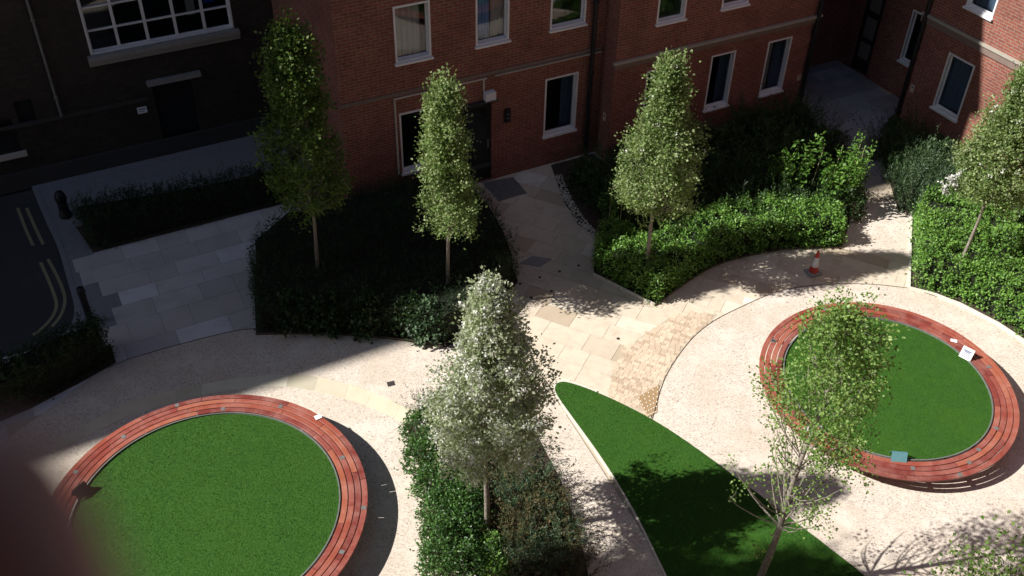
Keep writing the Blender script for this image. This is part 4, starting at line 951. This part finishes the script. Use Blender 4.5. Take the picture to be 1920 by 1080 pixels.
# --- right brick building, perpendicular, plus the alley walls
H3 = 13.0
rootE = empty('brick_building', W(11.1, -6), 'right hand red brick building, partly sunlit, at right angles to the other', 'building')
P0 = W(11.1, 0)[:2]; Dm = -N2; Nm = -U2
w3 = []
for x in (3.6, 6.25, 8.9, 11.5): w3 += [(x, x+.87, 1.17, 2.75), (x+.04, x+.89, 4.03, 5.55), (x+.04, x+.89, 6.9, 8.4), (x+.04, x+.89, 9.8, 11.3)]
m = MB(); facade(m, P0, Dm, Nm, 2.5, 22, -.1, H3, w3)
facade(m, W(11.1, -2.5)[:2], U2, N2, 0, 1.35, -.1, H3, [])
P1 = W(12.45, 0)[:2]; wa = (1.02, 1.75, 1.07, 2.62); da = (-.75, -.02, .02, 2.75)
facade(m, P1, Dm, Nm, -1.3, 2.5, -.1, H3, [wa, da])
facade(m, W(0, 1.3)[:2], U2, -N2, 9.3, 12.45, -.1, H3, [])
m.build('wall', MT['brick'], rootE)
for i, h_ in enumerate(w3): window(rootE, P0, Dm, Nm, *h_, curtain_reflection=[(.05, .95, .05, .97, 'netcurtain_reflection')])  # blue-grey sheets paint in the reflected tint of these panes
window(rootE, P1, Dm, Nm, *wa)
m = MB(); fbox(m, P1, Dm, Nm, -.75, -.02, -.12, -.06, .02, 2.75); d_ = m.build('door', MT['door'], rootE)
for z0_, z1_ in ((.45, .95), (1.1, 1.75), (1.95, 2.4)):
    m = MB(); fbox(m, P1, Dm, Nm, -.6, -.18, -.0595, -.052, z0_, z1_); m.build('pane', plain('frosted_pane', (.20, .19, .17), .6), d_)
m = MB(); fbox(m, P0, Dm, Nm, 2.45, 22, 0, .04, 3.15, 3.33); m.build('string_course', MT['course'], rootE)
m = MB(); fbox(m, P0, Dm, Nm, 2.44, 22, 0, .08, 3.335, 3.40); m.build('stone_ledge', MT['ledge'], rootE)
mass('interior', rootE, [W(11.9, -2.7), W(13.2, -2.7), W(13.2, 1.4), W(20, 1.4), W(20, -22), W(11.9, -22)], -.1, H3-.02, MT['dim'])
mass('roof', rootE, [W(10.95, -2.4), W(12.3, -2.4), W(12.3, 1.15), W(9.5, 1.15), W(9.5, 9), W(20, 9), W(20, -22), W(10.95, -22)], H3, H3+.2, MT['roof'])
m = MB()
for zz in (.5, 3.3, 6.2, 9.1, 12): m.fbox(11.24, 11.899, -22, -2.6, zz-.1, zz)
m.build('floor_slab', MT['dim'], rootE)
wallbox('wall_sign', W(11.1, 0), 2.74, 2.87, .01, 1.2, 1.42, MT['amber'], 'small pale sign beside the downpipe of the right brick building', 'sign', [(.2, .8, .55, .85), (.2, .8, .2, .3)], D=Dm, N_=Nm)

# --- building the picture is taken from (behind the camera)
rootC = empty('brick_building', (0, -5, 0), 'brick building behind the viewpoint closing the near side of the court', 'building')
m = MB(); facade(m, (0, -.45), (1, 0), (0, 1), -22, 30, -.1, 19, [(x, x+1, z, z+1.5) for x in range(-20, 28, 3) for z in (1, 4, 7, 10, 13.6)]); m.build('wall', MT['brick'], rootC)
mass('interior', rootC, [(-22, -.75), (30, -.75), (30, -12), (-22, -12)], -.1, 18.9, MT['dim'])
mass('roof', rootC, [(-22.2, -.4), (30.2, -.4), (30.2, -12), (-22.2, -12)], 19, 19.2, MT['roof'])

# --- photographer's hand, fingertip reaching in front of the lens at lower left
def campt(px, py, d):
    c = Vector(((px-960)/FPX*d, -(py-540)/FPX*d, -d)); return M @ c
def hand():
    me = bpy.data.meshes.new('hand'); V = []; E = []; Rr = []
    def chain(pts, root_i=None):
        prev = root_i
        for (x, y, d, r_) in pts:
            V.append(campt(x, y, d)); Rr.append(r_)
            if prev is not None: E.append((prev, len(V)-1))
            prev = len(V)-1
        return prev
    # wrist, palm
    V.append(campt(-2300, 2500, .10)); Rr.append(.024)
    palm = chain([(-1900, 2200, .10, .022), (-1500, 1980, .095, .018)], 0)
    chain([(-900, 1900, .085, .0095), (-330, 1640, .075, .0085), (110, 1340, .070, .0086), (0, 1060, .069, .0080), (-65, 900, .069, .0070), (-100, 830, .069, .0048)], palm)
    chain([(-1150, 2150, .085, .0095), (-560, 2100, .075, .0087), (-250, 1830, .070, .0080), (-260, 1650, .069, .0068), (-280, 1590, .069, .0045)], palm)
    chain([(-1350, 2400, .090, .009), (-850, 2450, .082, .0083), (-550, 2250, .077, .0076), (-540, 2080, .075, .0064), (-560, 2030, .075, .0042)], palm)
    chain([(-1600, 2600, .095, .008), (-1200, 2750, .09, .0072), (-950, 2620, .086, .0066), (-930, 2480, .085, .0056), (-945, 2440, .085, .0038)], palm)
    chain([(-1750, 1500, .10, .011), (-1450, 1100, .095, .0098), (-1150, 850, .088, .0088), (-1020, 730, .086, .0075), (-990, 690, .086, .005)], palm-1)
    me.from_pydata([tuple(v) for v in V], E, []); me.update()
    o = bpy.data.objects.new('hand', me); COL.objects.link(o)
    sk = o.modifiers.new('skin', 'SKIN'); sk.use_smooth_shade = True
    for i, v in enumerate(me.skin_vertices[0].data): v.radius = (Rr[i], Rr[i]); v.use_root = (i == 0)
    ss = o.modifiers.new('subd', 'SUBSURF'); ss.levels = ss.render_levels = 2
    me.materials.append(MT['skin'])
    tag(o, 'blurred fingertip of the hand reaching in from the lower left edge', 'hand')
hand()
